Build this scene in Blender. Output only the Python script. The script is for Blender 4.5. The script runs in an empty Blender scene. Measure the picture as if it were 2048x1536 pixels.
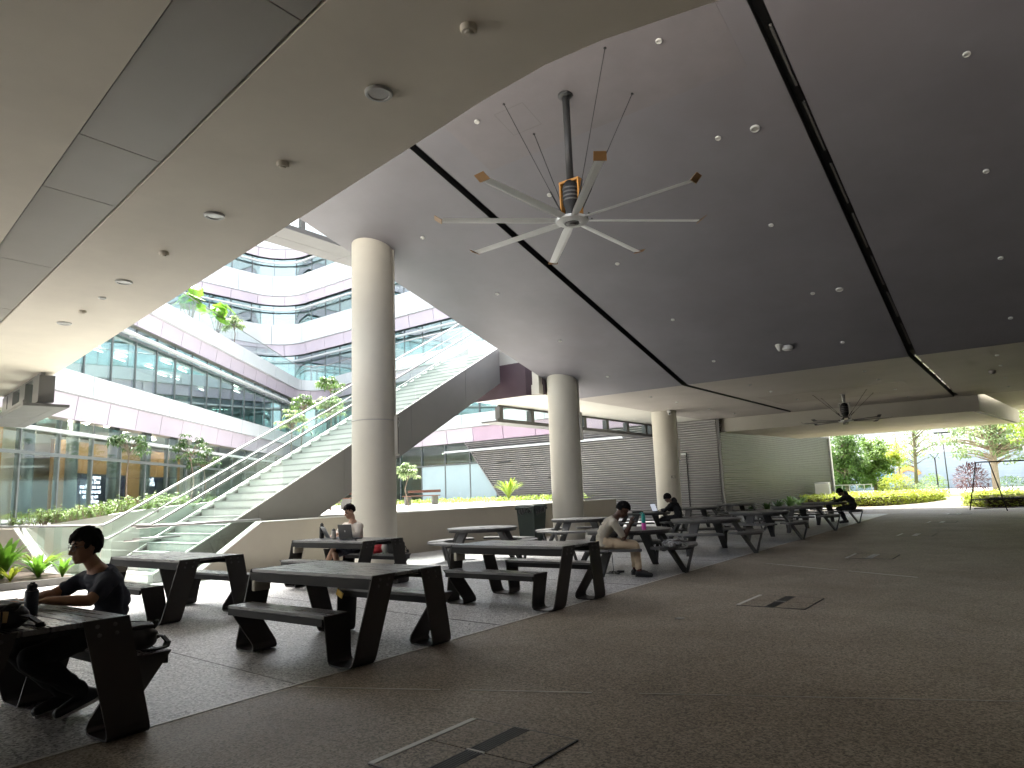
import bpy, bmesh, math, random
from mathutils import Vector, Matrix, noise as mnoise

sc = bpy.context.scene
COL = sc.collection
R = math.radians

# ---------------------------------------------------------------- camera
cam_data = bpy.data.cameras.new("camera")
cam_data.sensor_width = 36.0
cam_data.lens = 1400.0 / 2048.0 * 36.0
cam_data.clip_start = 0.05
cam_data.clip_end = 1500.0
cam = bpy.data.objects.new("camera", cam_data)
COL.objects.link(cam)
cam.matrix_world = Matrix((
    (0.79988534, 0.12156106, 0.58771281, 0.0),
    (0.59904002, -0.10210909, -0.79418184, 0.0),
    (-0.03653076, 0.98731790, -0.15449551, 1.4),
    (0, 0, 0, 1)))
sc.camera = cam

# ---------------------------------------------------------------- sky, sun, exposure
SUN_EL, SUN_AZ = R(62), R(-62)          # azimuth measured from +Y towards +X
world = bpy.data.worlds.new("World")
sc.world = world
world.use_nodes = True
wn = world.node_tree.nodes
wl = world.node_tree.links
sky = wn.new("ShaderNodeTexSky")
sky.sky_type = 'NISHITA'
sky.sun_disc = False
sky.sun_elevation = SUN_EL
sky.sun_rotation = SUN_AZ
sky.air_density = 1.0
sky.dust_density = 4.0
sky.ozone_density = 1.0
hsv = wn.new("ShaderNodeHueSaturation")
hsv.inputs["Saturation"].default_value = 0.35
wl.new(sky.outputs[0], hsv.inputs["Color"])
wl.new(hsv.outputs[0], wn["Background"].inputs[0])
wn["Background"].inputs[1].default_value = 0.15

sun_data = bpy.data.lights.new("sun", 'SUN')
sun_data.energy = 4.5
sun_data.angle = R(25)
sun_data.color = (1.0, 0.96, 0.9)
sun = bpy.data.objects.new("sun", sun_data)
COL.objects.link(sun)
_d = Vector((math.sin(SUN_AZ) * math.cos(SUN_EL), math.cos(SUN_AZ) * math.cos(SUN_EL), math.sin(SUN_EL)))
sun.rotation_euler = _d.to_track_quat('Z', 'Y').to_euler()
sun.location = (-20, 15, 40)

sc.view_settings.view_transform = 'Standard'
sc.view_settings.look = 'None'
sc.view_settings.exposure = 2.55
sc.view_settings.gamma = 1.0
sc.view_settings.use_curve_mapping = False
sc.render.engine = 'CYCLES'
sc.cycles.use_denoising = True
sc.cycles.use_adaptive_sampling = True
sc.cycles.adaptive_threshold = 0.03
sc.cycles.max_bounces = 8
sc.cycles.diffuse_bounces = 4
sc.cycles.glossy_bounces = 4
sc.cycles.transparent_max_bounces = 24
sc.cycles.transmission_bounces = 4
sc.cycles.caustics_reflective = False
sc.cycles.caustics_refractive = False
sc.cycles.sample_clamp_indirect = 6.0

# ---------------------------------------------------------------- materials
MATS = {}

def _nodes(name):
    m = bpy.data.materials.new(name)
    m.use_nodes = True
    nt = m.node_tree
    nt.nodes.clear()
    out = nt.nodes.new("ShaderNodeOutputMaterial")
    return m, nt, out

def _mixrgb(nt, fac, a, b, blend='MIX'):
    n = nt.nodes.new("ShaderNodeMix")
    n.data_type = 'RGBA'
    n.blend_type = blend
    n.clamp_factor = True
    for sock, v in ((n.inputs[0], fac), (n.inputs[6], a), (n.inputs[7], b)):
        if hasattr(v, "is_output"):
            nt.links.new(v, sock)
        elif isinstance(v, (int, float)):
            sock.default_value = v
        else:
            sock.default_value = (*v, 1.0)
    return n.outputs[2]

def _noise(nt, scale, detail=4, rough=0.55, vec=None):
    n = nt.nodes.new("ShaderNodeTexNoise")
    n.inputs["Scale"].default_value = scale
    n.inputs["Detail"].default_value = detail
    n.inputs["Roughness"].default_value = rough
    if vec is not None:
        nt.links.new(vec, n.inputs["Vector"])
    return n.outputs[0]

def _ramp(nt, fac, lo, hi):
    n = nt.nodes.new("ShaderNodeMapRange")
    n.inputs[1].default_value = lo
    n.inputs[2].default_value = hi
    nt.links.new(fac, n.inputs[0])
    return n.outputs[0]

def _coords(nt, stretch=None):
    tc = nt.nodes.new("ShaderNodeTexCoord")
    v = tc.outputs["Object"]
    if stretch:
        mp = nt.nodes.new("ShaderNodeMapping")
        mp.inputs["Scale"].default_value = stretch
        nt.links.new(v, mp.inputs[0])
        v = mp.outputs[0]
    return v

def mat(name, col, rough=0.6, metal=0.0, var=0.08, scale=2.5, bump=0.0, bscale=80.0, spec=0.5,
        stain=None, stain_amt=0.0, stretch=None, coat=0.0):
    if name in MATS:
        return MATS[name]
    m, nt, out = _nodes(name)
    b = nt.nodes.new("ShaderNodeBsdfPrincipled")
    v = _coords(nt, stretch)
    lo = tuple(max(0, c * (1 - var)) for c in col)
    hi = tuple(min(1, c * (1 + var)) for c in col)
    c = _mixrgb(nt, _ramp(nt, _noise(nt, scale, 6, 0.6, v), 0.3, 0.7), lo, hi)
    if stain:
        c = _mixrgb(nt, _ramp(nt, _noise(nt, scale * 0.35, 5, 0.65, v), 0.52, 0.75), c,
                    tuple(x * (1 - stain_amt) + y * stain_amt for x, y in zip(col, stain)))
    nt.links.new(c, b.inputs["Base Color"])
    r = nt.nodes.new("ShaderNodeMapRange")
    r.inputs[3].default_value = max(0.02, rough - 0.06)
    r.inputs[4].default_value = min(1.0, rough + 0.06)
    nt.links.new(_noise(nt, scale * 3.1, 4, 0.6, v), r.inputs[0])
    nt.links.new(r.outputs[0], b.inputs["Roughness"])
    b.inputs["Metallic"].default_value = metal
    b.inputs["Specular IOR Level"].default_value = spec
    b.inputs["Coat Weight"].default_value = coat
    if bump > 0:
        bp = nt.nodes.new("ShaderNodeBump")
        bp.inputs["Strength"].default_value = bump
        bp.inputs["Distance"].default_value = 0.01
        nt.links.new(_noise(nt, bscale, 5, 0.6, v), bp.inputs["Height"])
        nt.links.new(bp.outputs[0], b.inputs["Normal"])
    nt.links.new(b.outputs[0], out.inputs[0])
    MATS[name] = m
    return m

def mat_aggregate(name, dark, light, scale=70, rough=0.75, stain=(0.1, 0.1, 0.1), stain_amt=0.4, spec=0.4):
    if name in MATS:
        return MATS[name]
    m, nt, out = _nodes(name)
    b = nt.nodes.new("ShaderNodeBsdfPrincipled")
    v = _coords(nt)
    vo = nt.nodes.new("ShaderNodeTexVoronoi")
    vo.inputs["Scale"].default_value = scale
    nt.links.new(v, vo.inputs["Vector"])
    sep = nt.nodes.new("ShaderNodeSeparateColor")
    nt.links.new(vo.outputs["Color"], sep.inputs[0])
    n2 = _noise(nt, scale * 0.45, 3, 0.7, v)
    mth = nt.nodes.new("ShaderNodeMath")
    mth.operation = 'MULTIPLY_ADD'
    nt.links.new(sep.outputs[0], mth.inputs[0])
    mth.inputs[1].default_value = 0.6
    nt.links.new(n2, mth.inputs[2])
    c = _mixrgb(nt, _ramp(nt, mth.outputs[0], 0.45, 1.1), dark, light)
    st = _ramp(nt, _noise(nt, 0.55, 8, 0.68, v), 0.40, 0.68)
    sp = _ramp(nt, _noise(nt, 3.1, 6, 0.7, v), 0.60, 0.74)
    c = _mixrgb(nt, sp, c, tuple(0.55 * a + 0.25 * b for a, b in zip(dark, light)))
    c2 = _mixrgb(nt, 0.5, c, stain, 'MULTIPLY')
    sm = nt.nodes.new("ShaderNodeMath")
    sm.operation = 'MULTIPLY'
    nt.links.new(st, sm.inputs[0])
    sm.inputs[1].default_value = stain_amt
    c = _mixrgb(nt, sm.outputs[0], c, c2)
    nt.links.new(c, b.inputs["Base Color"])
    rr = nt.nodes.new("ShaderNodeMapRange")
    rr.inputs[3].default_value = rough - 0.14
    rr.inputs[4].default_value = rough + 0.1
    nt.links.new(_noise(nt, 1.7, 5, 0.65, v), rr.inputs[0])
    nt.links.new(rr.outputs[0], b.inputs["Roughness"])
    b.inputs["Specular IOR Level"].default_value = spec
    bp = nt.nodes.new("ShaderNodeBump")
    bp.inputs["Strength"].default_value = 0.5
    bp.inputs["Distance"].default_value = 0.004
    nt.links.new(mth.outputs[0], bp.inputs["Height"])
    nt.links.new(bp.outputs[0], b.inputs["Normal"])
    nt.links.new(b.outputs[0], out.inputs[0])
    MATS[name] = m
    return m

def mat_glass(name, tint, refl=(0.9, 0.95, 0.95), base=0.06, rough=0.01, wavy=0.0, wscale=0.6, ior=1.5):
    if name in MATS:
        return MATS[name]
    m, nt, out = _nodes(name)
    tr = nt.nodes.new("ShaderNodeBsdfTransparent")
    tr.inputs[0].default_value = (*tint, 1)
    gl = nt.nodes.new("ShaderNodeBsdfGlossy")
    gl.inputs["Color"].default_value = (*refl, 1)
    gl.inputs["Roughness"].default_value = rough
    fr = nt.nodes.new("ShaderNodeLayerWeight")
    fr.inputs[0].default_value = 0.5
    pw = nt.nodes.new("ShaderNodeMath")
    pw.operation = 'POWER'
    nt.links.new(fr.outputs["Facing"], pw.inputs[0])
    pw.inputs[1].default_value = 4.0
    ad = nt.nodes.new("ShaderNodeMath")
    ad.operation = 'MULTIPLY_ADD'
    ad.use_clamp = True
    nt.links.new(pw.outputs[0], ad.inputs[0])
    ad.inputs[1].default_value = 0.75
    ad.inputs[2].default_value = base
    if wavy > 0:
        bp = nt.nodes.new("ShaderNodeBump")
        bp.inputs["Strength"].default_value = wavy
        bp.inputs["Distance"].default_value = 0.05
        nt.links.new(_noise(nt, wscale, 1, 0.4, _coords(nt)), bp.inputs["Height"])
        nt.links.new(bp.outputs[0], gl.inputs["Normal"])
    mx = nt.nodes.new("ShaderNodeMixShader")
    nt.links.new(ad.outputs[0], mx.inputs[0])
    nt.links.new(tr.outputs[0], mx.inputs[1])
    nt.links.new(gl.outputs[0], mx.inputs[2])
    nt.links.new(mx.outputs[0], out.inputs[0])
    MATS[name] = m
    return m

def mat_leaf(name, a, b_, trans=0.35, scale=1.5, rough=0.45):
    if name in MATS:
        return MATS[name]
    m, nt, out = _nodes(name)
    v = _coords(nt)
    fac = _ramp(nt, _noise(nt, scale, 5, 0.75, v), 0.3, 0.7)
    c = _mixrgb(nt, fac, a, b_)
    p = nt.nodes.new("ShaderNodeBsdfPrincipled")
    p.inputs["Roughness"].default_value = rough
    p.inputs["Specular IOR Level"].default_value = 0.4
    nt.links.new(c, p.inputs["Base Color"])
    t = nt.nodes.new("ShaderNodeBsdfTranslucent")
    nt.links.new(c, t.inputs[0])
    mx = nt.nodes.new("ShaderNodeMixShader")
    mx.inputs[0].default_value = trans
    nt.links.new(p.outputs[0], mx.inputs[1])
    nt.links.new(t.outputs[0], mx.inputs[2])
    nt.links.new(mx.outputs[0], out.inputs[0])
    MATS[name] = m
    return m

def mat_emit(name, col, strength):
    if name in MATS:
        return MATS[name]
    m, nt, out = _nodes(name)
    e = nt.nodes.new("ShaderNodeEmission")
    e.inputs[0].default_value = (*col, 1)
    e.inputs[1].default_value = strength
    nt.links.new(e.outputs[0], out.inputs[0])
    MATS[name] = m
    return m

# ---------------------------------------------------------------- mesh helper
OFF = {}

class MB:
    def __init__(self):
        self.v = []
        self.f = []
        self.mi = []
        self.cur = 0

    def add(self, vs, fs):
        o = len(self.v)
        self.v.extend([tuple(p) for p in vs])
        self.f.extend([tuple(i + o for i in f) for f in fs])
        self.mi.extend([self.cur] * len(fs))
        return self

    def hexa(self, p):
        return self.add(p, [(0, 3, 2, 1), (4, 5, 6, 7), (0, 1, 5, 4), (1, 2, 6, 5), (2, 3, 7, 6), (3, 0, 4, 7)])

    def box(self, x0, x1, y0, y1, z0, z1):
        return self.hexa([(x0, y0, z0), (x1, y0, z0), (x1, y1, z0), (x0, y1, z0),
                          (x0, y0, z1), (x1, y0, z1), (x1, y1, z1), (x0, y1, z1)])

    def cbox(self, c, s, M=None):
        pts = [Vector((sx * s[0] / 2, sy * s[1] / 2, sz * s[2] / 2)) for sz in (-1, 1) for sx, sy in ((-1, -1), (1, -1), (1, 1), (-1, 1))]
        if M:
            pts = [M @ p for p in pts]
        return self.hexa([p + Vector(c) for p in pts])

    def rbox(self, c, s, r, M=None, seg=3):
        # box with rounded vertical outline and softened top/bottom
        pts = []
        n = seg
        out = []
        for cx, cy, a0 in ((1, 1, 0), (-1, 1, 90), (-1, -1, 180), (1, -1, 270)):
            for k in range(n + 1):
                a = R(a0 + 90 * k / n)
                out.append((cx * (s[0] / 2 - r) + r * math.cos(a), cy * (s[1] / 2 - r) + r * math.sin(a)))
        N = len(out)
        e = min(r, s[2] / 2) * 0.6
        for z, k in ((-s[2] / 2, 1 - e / max(s[0], s[1]) * 2), (-s[2] / 2 + e, 1), (s[2] / 2 - e, 1), (s[2] / 2, 1 - e / max(s[0], s[1]) * 2)):
            for x, y in out:
                pts.append(Vector((x * k, y * k, z)))
        if M:
            pts = [M @ p for p in pts]
        pts = [p + Vector(c) for p in pts]
        fs = [tuple(range(N - 1, -1, -1)), tuple(3 * N + i for i in range(N))]
        for l in range(3):
            for i in range(N):
                j = (i + 1) % N
                fs.append((l * N + i, l * N + j, (l + 1) * N + j, (l + 1) * N + i))
        return self.add(pts, fs)

    def prism(self, poly, z0, z1):
        n = len(poly)
        vs = [(x, y, z0) for x, y in poly] + [(x, y, z1) for x, y in poly]
        a = sum(poly[i][0] * poly[(i + 1) % n][1] - poly[(i + 1) % n][0] * poly[i][1] for i in range(n))
        fs = [tuple(range(n - 1, -1, -1)), tuple(range(n, 2 * n))] + [(i, (i + 1) % n, n + (i + 1) % n, n + i) for i in range(n)]
        if a < 0:
            fs = [tuple(reversed(f)) for f in fs]
        return self.add(vs, fs)

    def extrude(self, pts, vec):
        n = len(pts)
        vec = Vector(vec)
        vs = [Vector(p) for p in pts] + [Vector(p) + vec for p in pts]
        fs = [tuple(range(n - 1, -1, -1)), tuple(range(n, 2 * n))] + [(i, (i + 1) % n, n + (i + 1) % n, n + i) for i in range(n)]
        return self.add(vs, fs)

    def tube(self, path, r, n=10, cap=True):
        path = [Vector(p) for p in path]
        rs = r if isinstance(r, (list, tuple)) else [r] * len(path)
        t0 = (path[1] - path[0]).normalized()
        ref = Vector((0, 0, 1)) if abs(t0.z) < 0.9 else Vector((1, 0, 0))
        u = t0.cross(ref).normalized()
        vs = []
        for i, p in enumerate(path):
            if i == 0:
                t = t0
            elif i == len(path) - 1:
                t = (path[i] - path[i - 1]).normalized()
            else:
                t = ((path[i + 1] - p).normalized() + (p - path[i - 1]).normalized())
                t = t.normalized() if t.length > 1e-6 else (path[i + 1] - p).normalized()
            u = (u - t * u.dot(t))
            u = u.normalized() if u.length > 1e-6 else t.orthogonal().normalized()
            w = t.cross(u)
            for k in range(n):
                a = 2 * math.pi * k / n
                vs.append(p + (u * math.cos(a) + w * math.sin(a)) * rs[i])
        fs = []
        for i in range(len(path) - 1):
            for k in range(n):
                j = (k + 1) % n
                fs.append((i * n + k, i * n + j, (i + 1) * n + j, (i + 1) * n + k))
        if cap:
            fs.append(tuple(range(n - 1, -1, -1)))
            fs.append(tuple((len(path) - 1) * n + k for k in range(n)))
        return self.add(vs, fs)

    def bar(self, a, b, w, h, up=(0, 0, 1)):
        a, b = Vector(a), Vector(b)
        t = (b - a).normalized()
        s = t.cross(Vector(up))
        s = s.normalized() if s.length > 1e-6 else t.orthogonal().normalized()
        q = s.cross(t)
        pts = []
        for p in (a, b):
            for i, j in ((-1, -1), (1, -1), (1, 1), (-1, 1)):
                pts.append(p + s * (w / 2 * i) + q * (h / 2 * j))
        return self.add(pts, [(0, 1, 2, 3), (7, 6, 5, 4), (0, 4, 5, 1), (1, 5, 6, 2), (2, 6, 7, 3), (3, 7, 4, 0)])

    def lathe(self, prof, n=24, c=(0, 0, 0), M=None):
        vs = []
        for r, z in prof:
            for k in range(n):
                a = 2 * math.pi * k / n
                vs.append(Vector((r * math.cos(a), r * math.sin(a), z)))
        if M:
            vs = [M @ p for p in vs]
        vs = [p + Vector(c) for p in vs]
        fs = []
        for i in range(len(prof) - 1):
            for k in range(n):
                j = (k + 1) % n
                fs.append((i * n + k, i * n + j, (i + 1) * n + j, (i + 1) * n + k))
        fs.append(tuple(range(n - 1, -1, -1)))
        fs.append(tuple((len(prof) - 1) * n + k for k in range(n)))
        return self.add(vs, fs)

    def ell(self, c, ax, nu=16, nv=10):
        c = Vector(c)
        A = [Vector(a) for a in ax] if not isinstance(ax, (int, float)) else [Vector((ax, 0, 0)), Vector((0, ax, 0)), Vector((0, 0, ax))]
        vs = [c - A[2]]
        for i in range(1, nv):
            ph = -math.pi / 2 + math.pi * i / nv
            for k in range(nu):
                a = 2 * math.pi * k / nu
                vs.append(c + A[0] * (math.cos(ph) * math.cos(a)) + A[1] * (math.cos(ph) * math.sin(a)) + A[2] * math.sin(ph))
        vs.append(c + A[2])
        fs = []
        for k in range(nu):
            fs.append((0, 1 + (k + 1) % nu, 1 + k))
            fs.append((len(vs) - 1, 1 + (nv - 2) * nu + k, 1 + (nv - 2) * nu + (k + 1) % nu))
        for i in range(nv - 2):
            for k in range(nu):
                j = (k + 1) % nu
                fs.append((1 + i * nu + k, 1 + i * nu + j, 1 + (i + 1) * nu + j, 1 + (i + 1) * nu + k))
        return self.add(vs, fs)

    def quad(self, a, b, c, d):
        return self.add([a, b, c, d], [(0, 1, 2, 3)])

    def mesh(self, name, mats, off=None, smooth=False):
        me = bpy.data.meshes.new(name)
        vs = self.v if off is None else [(p[0] - off[0], p[1] - off[1], p[2] - off[2]) for p in self.v]
        me.from_pydata(vs, [], self.f)
        for m in (mats if isinstance(mats, (list, tuple)) else [mats]):
            me.materials.append(m)
        if isinstance(mats, (list, tuple)):
            me.polygons.foreach_set("material_index", self.mi)
        if smooth:
            if smooth is True:
                me.polygons.foreach_set("use_smooth", [True] * len(me.polygons))
            else:
                me.polygons.foreach_set("use_smooth", [True] * len(me.polygons))
                try:
                    me.set_sharp_from_angle(angle=R(smooth))
                except Exception:
                    pass
        me.update()
        return me

    def build(self, name, mats, parent=None, smooth=False):
        off = OFF.get(parent.name) if parent else None
        me = self.mesh(name, mats, off, smooth)
        ob = bpy.data.objects.new(name, me)
        COL.objects.link(ob)
        if parent:
            ob.parent = parent
            if off is not None:
                OFF[ob.name] = off
        return ob

def tag(o, label=None, cat=None, group=None, kind=None):
    if label:
        o["label"] = label
    if cat:
        o["category"] = cat
    if group:
        o["group"] = group
    if kind:
        o["kind"] = kind
    return o

def thing(name, loc, label, cat, group=None):
    o = bpy.data.objects.new(name, None)
    o.empty_display_size = 0.1
    COL.objects.link(o)
    o.location = loc
    OFF[o.name] = tuple(loc)
    return tag(o, label, cat, group)

def struct(o):
    o["kind"] = "structure"
    return o

def link_copy(o, parent=None):
    c = o.copy()
    COL.objects.link(c)
    c.parent = parent
    return c

def copy_tree(root, loc, rotz=0.0, label=None):
    c = link_copy(root)
    c.location = loc
    c.rotation_euler = (0, 0, rotz)
    if label:
        c["label"] = label
    for ch in list(root.children):
        d = link_copy(ch, c)
        for g in list(ch.children):
            link_copy(g, d)
    return c

def text_obj(name, body, size, loc, rot, material, parent=None, extrude=0.0, align='LEFT'):
    cu = bpy.data.curves.new(name, 'FONT')
    cu.body = body
    cu.size = size
    cu.extrude = extrude
    cu.align_x = align
    cu.materials.append(material)
    tmp = bpy.data.objects.new(name + "_tmp", cu)
    COL.objects.link(tmp)
    dg = bpy.context.evaluated_depsgraph_get()
    dg.update()
    me = bpy.data.meshes.new_from_object(tmp.evaluated_get(dg), depsgraph=dg)
    bpy.data.objects.remove(tmp)
    me.name = name
    ob = bpy.data.objects.new(name, me)
    COL.objects.link(ob)
    off = OFF.get(parent.name) if parent else None
    ob.location = Vector(loc) - (Vector(off) if off else Vector((0, 0, 0)))
    ob.rotation_euler = rot
    if parent:
        ob.parent = parent
    return ob
# ================================================================ materials used by the setting
M_CREAM = mat("cream_render", (0.76, 0.70, 0.60), 0.75, var=0.05, scale=0.9, stain=(0.42, 0.37, 0.30), stain_amt=0.25)
M_GREYC = mat("grey_soffit_paint", (0.185, 0.178, 0.196), 0.6, var=0.10, scale=0.5, stain=(0.165, 0.150, 0.160), stain_amt=0.8)
M_FLATC = mat("flat_soffit_paint", (0.42, 0.385, 0.345), 0.65, var=0.06, scale=0.5, stain=(0.30, 0.26, 0.22), stain_amt=0.4)
M_WHITEC = mat("pale_soffit_paint", (0.62, 0.60, 0.53), 0.7, var=0.04, scale=0.7)
M_PANEL = mat("grey_service_panel", (0.36, 0.34, 0.305), 0.55, var=0.05, scale=0.8)
M_BLACK = mat("black_paint", (0.012, 0.012, 0.013), 0.6, var=0.2)
M_COLUMN = mat("column_paint", (0.56, 0.53, 0.455), 0.6, var=0.04, scale=1.2, stain=(0.5, 0.45, 0.36), stain_amt=0.3)
M_WALL = mat("cream_wall_paint", (0.385, 0.35, 0.29), 0.65, var=0.06, scale=1.0, stain=(0.35, 0.31, 0.25), stain_amt=0.4)
M_CONC = mat("pale_concrete", (0.62, 0.62, 0.58), 0.8, var=0.08, scale=0.9, stain=(0.42, 0.42, 0.38), stain_amt=0.5)
M_PAVE = mat("plaza_paving", (0.58, 0.57, 0.54), 0.7, var=0.08, scale=0.8)
M_FGREY = mat_aggregate("grey_exposed_aggregate", (0.06, 0.061, 0.063), (0.70, 0.70, 0.70), 70, 0.46, (0.42, 0.40, 0.39), 0.9, 0.5)
M_FBROWN = mat_aggregate("brown_exposed_aggregate", (0.092, 0.079, 0.062), (0.41, 0.355, 0.28), 88, 0.62, (0.42, 0.38, 0.34), 1.0, 0.45)
M_STEEL = mat("brushed_steel", (0.34, 0.33, 0.325), 0.38, metal=1.0, var=0.08, scale=6)
M_TRIM = mat("aluminium_trim", (0.58, 0.57, 0.54), 0.45, metal=0.0, var=0.06)
M_PURPLE = mat("dark_purple_cladding", (0.055, 0.032, 0.042), 0.5, var=0.1)
M_GREYMET = mat("grey_metal_cladding", (0.40, 0.39, 0.365), 0.45, metal=0.2, var=0.05, scale=1.2)
M_DARKMET = mat("dark_grey_metal", (0.13, 0.125, 0.12), 0.45, metal=0.3, var=0.08)
M_LEDGE = mat("ledge_metal", (0.115, 0.113, 0.108), 0.5, metal=0.1, var=0.06, scale=1.0)
M_GLASS = mat_glass("clear_balustrade_glass", (0.93, 0.98, 0.965), base=0.07)
M_LOUVRE = mat("louvre_slat_paint", (0.25, 0.238, 0.232), 0.42, metal=0.25, var=0.08, scale=1.5)
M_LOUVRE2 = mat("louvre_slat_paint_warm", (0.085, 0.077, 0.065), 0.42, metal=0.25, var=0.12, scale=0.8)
M_LAMP = mat("white_plastic", (0.55, 0.55, 0.53), 0.4, var=0.03)
M_LENS = mat("lamp_diffuser", (0.6, 0.6, 0.58), 0.25, var=0.02)
M_WALLD = mat("dark_wall_paint", (0.20, 0.18, 0.16), 0.7, var=0.06)
M_STEP = mat("stair_concrete", (0.50, 0.515, 0.50), 0.8, var=0.08, scale=1.5)
M_NOSE = mat("nosing_shade_line", (0.30, 0.31, 0.30), 0.6, var=0.06)  # darker than the steps, painting in the shade lines between them
M_PATCH = mat("repainted_patch", (0.182, 0.168, 0.178), 0.6, var=0.06)
M_PATCHF = mat("repainted_patch_flat", (0.36, 0.315, 0.275), 0.6, var=0.06)
M_STRINGER = mat("stringer_cladding", (0.215, 0.208, 0.195), 0.5, metal=0.1, var=0.05, scale=1.2)
M_BEAM = mat("beam_paint", (0.44, 0.415, 0.355), 0.7, var=0.05, scale=0.7, stain=(0.34, 0.31, 0.26), stain_amt=0.5)
M_SOIL = mat("planting_soil", (0.07, 0.05, 0.035), 0.95, var=0.3, scale=12, bump=0.6, bscale=30)
M_GRASS = mat("lawn_grass", (0.13, 0.22, 0.04), 0.9, var=0.3, scale=3, bump=0.6, bscale=60)

# ================================================================ ground and floors
def edge_x(y):            # joint between the brown walkway and the grey seating floor
    return -4.70 - 0.0152 * (y + 3)

g = MB().quad((-600, -300, -0.05), (600, -300, -0.05), (600, 900, -0.05), (-600, 900, -0.05))
struct(g.build("ground", M_PAVE))

ys = [-12, 0, 8, 16, 24, 33.0]
brown = [(9, -12), (9, 52)] + [(-9.2, 52), (-9.2, 41), (-11.3, 33.0)] + [(edge_x(y), y) for y in reversed(ys)]
m = MB(); m.prism(brown, -0.04, 0.0)
floor_b = struct(m.build("floor_walkway", M_FBROWN))
grey = [(edge_x(y), y) for y in ys] + [(-11.3, 33.0), (-13.1, 31.0), (-24.0, 31.0), (-24.0, 23.75), (-13.1, 23.75), (-13.1, -12)]
m = MB(); m.prism(grey, -0.04, 0.0)
floor_g = struct(m.build("floor_seating_area", M_FGREY))
m = MB(); m.prism([(-24, -12), (-13.1, -12), (-13.1, 10.0), (-24, 10.0)], -0.04, -0.002)
struct(m.build("floor_stair_foot_paving", M_PAVE))

m = MB()
for a, b in zip(ys[:-1], ys[1:]):
    m.hexa([(edge_x(a) - .013, a, 0.001), (edge_x(a) + .013, a, 0.001), (edge_x(b) + .013, b, 0.001), (edge_x(b) - .013, b, 0.001),
            (edge_x(a) - .013, a, 0.005), (edge_x(a) + .013, a, 0.005), (edge_x(b) + .013, b, 0.005), (edge_x(b) - .013, b, 0.005)])
m.build("divider_strip", M_TRIM, floor_b)
# saw cut / filler lines across the walkway
for pts, w in (([(-4.72, 3.50), (-3.7, 3.98)], .013), ([(-3.5, 4.08), (-2.7, 4.45)], .013), ([(-2.4, 4.59), (0.6, 5.98)], .007),
               ([(-4.1, 12.98), (-2.78, 12.33)], .012), ([(-2.6, 12.24), (-1.58, 11.73)], .018)):
    m = MB(); m.bar((*pts[0], .003), (*pts[1], .003), w, .003); m.build("joint_line", M_TRIM, floor_b)
# construction joints in the grey floor
for y in (1.0, 3.55, 6.2, 9.6, 13.2, 16.8, 20.4):
    m = MB(); m.bar((-12.9, y + .5, .002), (edge_x(y) - .02, y, .002), .012, .003)
    m.build("joint_line", M_DARKMET, floor_g)

# ---------------------------------------------------------------- drain covers in the walkway
def drain(y0, label):
    t = thing("drain_cover", (-2.66, y0, 0), label, "drain cover", "drain covers along the walkway")
    x0, x1, ya, yb = -3.05, -2.28, y0 - .86, y0
    ym = y0 - .43
    for (a, b) in ((x0 + .03, -2.735), (-2.615, x1 - .01)):
        for (c, d) in ((ya, ym - .006), (ym + .006, yb)):
            m = MB(); m.box(a, b, c, d, .001, .006); m.build("infill_plate", M_FBROWN, t)
    m = MB(); m.box(x0 - .012, x0 + .028, ya, yb, .001, .009); m.build("edge_bar", M_TRIM, t)
    m = MB(); m.box(x1 - .008, x1 + .004, ya, yb, .001, .0075); m.build("edge_bar", M_BLACK, t)
    for yy in (ya - .006, yb + .006):
        m = MB(); m.box(x0, x1, yy - .005, yy + .005, .001, .0072); m.build("edge_bar", M_DARKMET, t)
    m = MB(); m.box(-2.733, -2.617, ya, yb, .001, .0035); m.build("gutter", M_BLACK, t)
    for i in range(6):
        x = -2.725 + i * .020
        m = MB(); m.box(x - .0035, x + .0035, ya, yb, .0035, .0085); m.build("grate_bar", M_TRIM if y0 > 12 else M_DARKMET, t)
    m = MB(); m.box(-2.735, -2.615, ym - .008, ym + .008, .0036, .010); m.build("grate_clip", M_TRIM, t)
    return t
for y0, l in ((3.58, "nearest slotted drain cover in the brown walkway, in front of the front table"),
              (9.28, "slotted drain cover in the brown walkway, second from the front"),
              (15.1, "slotted drain cover with pale grating, third from the front"),
              (20.9, "slotted drain cover with pale grating, fourth from the front"),
              (26.8, "slotted drain cover with pale grating, fifth from the front"),
              (32.6, "farthest slotted drain cover, close to the garden opening")):
    drain(y0, l)
m = MB(); m.lathe([(.05, .001), (.05, .005), (.035, .007)], 20, (-3.3, 7.35, 0))
tag(m.build("floor_outlet_cap", M_STEEL), "small round metal outlet cap set in the brown walkway", "outlet cap")

# ================================================================ ceilings
SL = 0.2735
YF, ZC = 19.65, 4.4
def zs(y):
    return ZC + SL * (YF - y)
def slope_slab(x0, x1, y0, y1, th=0.35):
    m = MB()
    m.hexa([(x0, y0, zs(y0)), (x1, y0, zs(y0)), (x1, y1, zs(y1)), (x0, y1, zs(y1)),
            (x0, y0, zs(y0) + th), (x1, y0, zs(y0) + th), (x1, y1, zs(y1) + th), (x0, y1, zs(y1) + th)])
    return m
ceil_slope = struct(slope_slab(-12.0, -8.225, 3.2, YF).build("ceiling_sloped", M_GREYC))
struct(slope_slab(-8.045, -2.255, 3.2, YF).build("ceiling_sloped_middle", M_GREYC))
struct(slope_slab(-2.075, 9.0, 3.2, YF).build("ceiling_sloped_far", M_GREYC))
def flat(name, poly, z0=ZC, z1=ZC + .3, mt=None):
    m = MB(); m.prism(poly, z0, z1); return struct(m.build(name, mt or M_FLATC))
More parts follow.
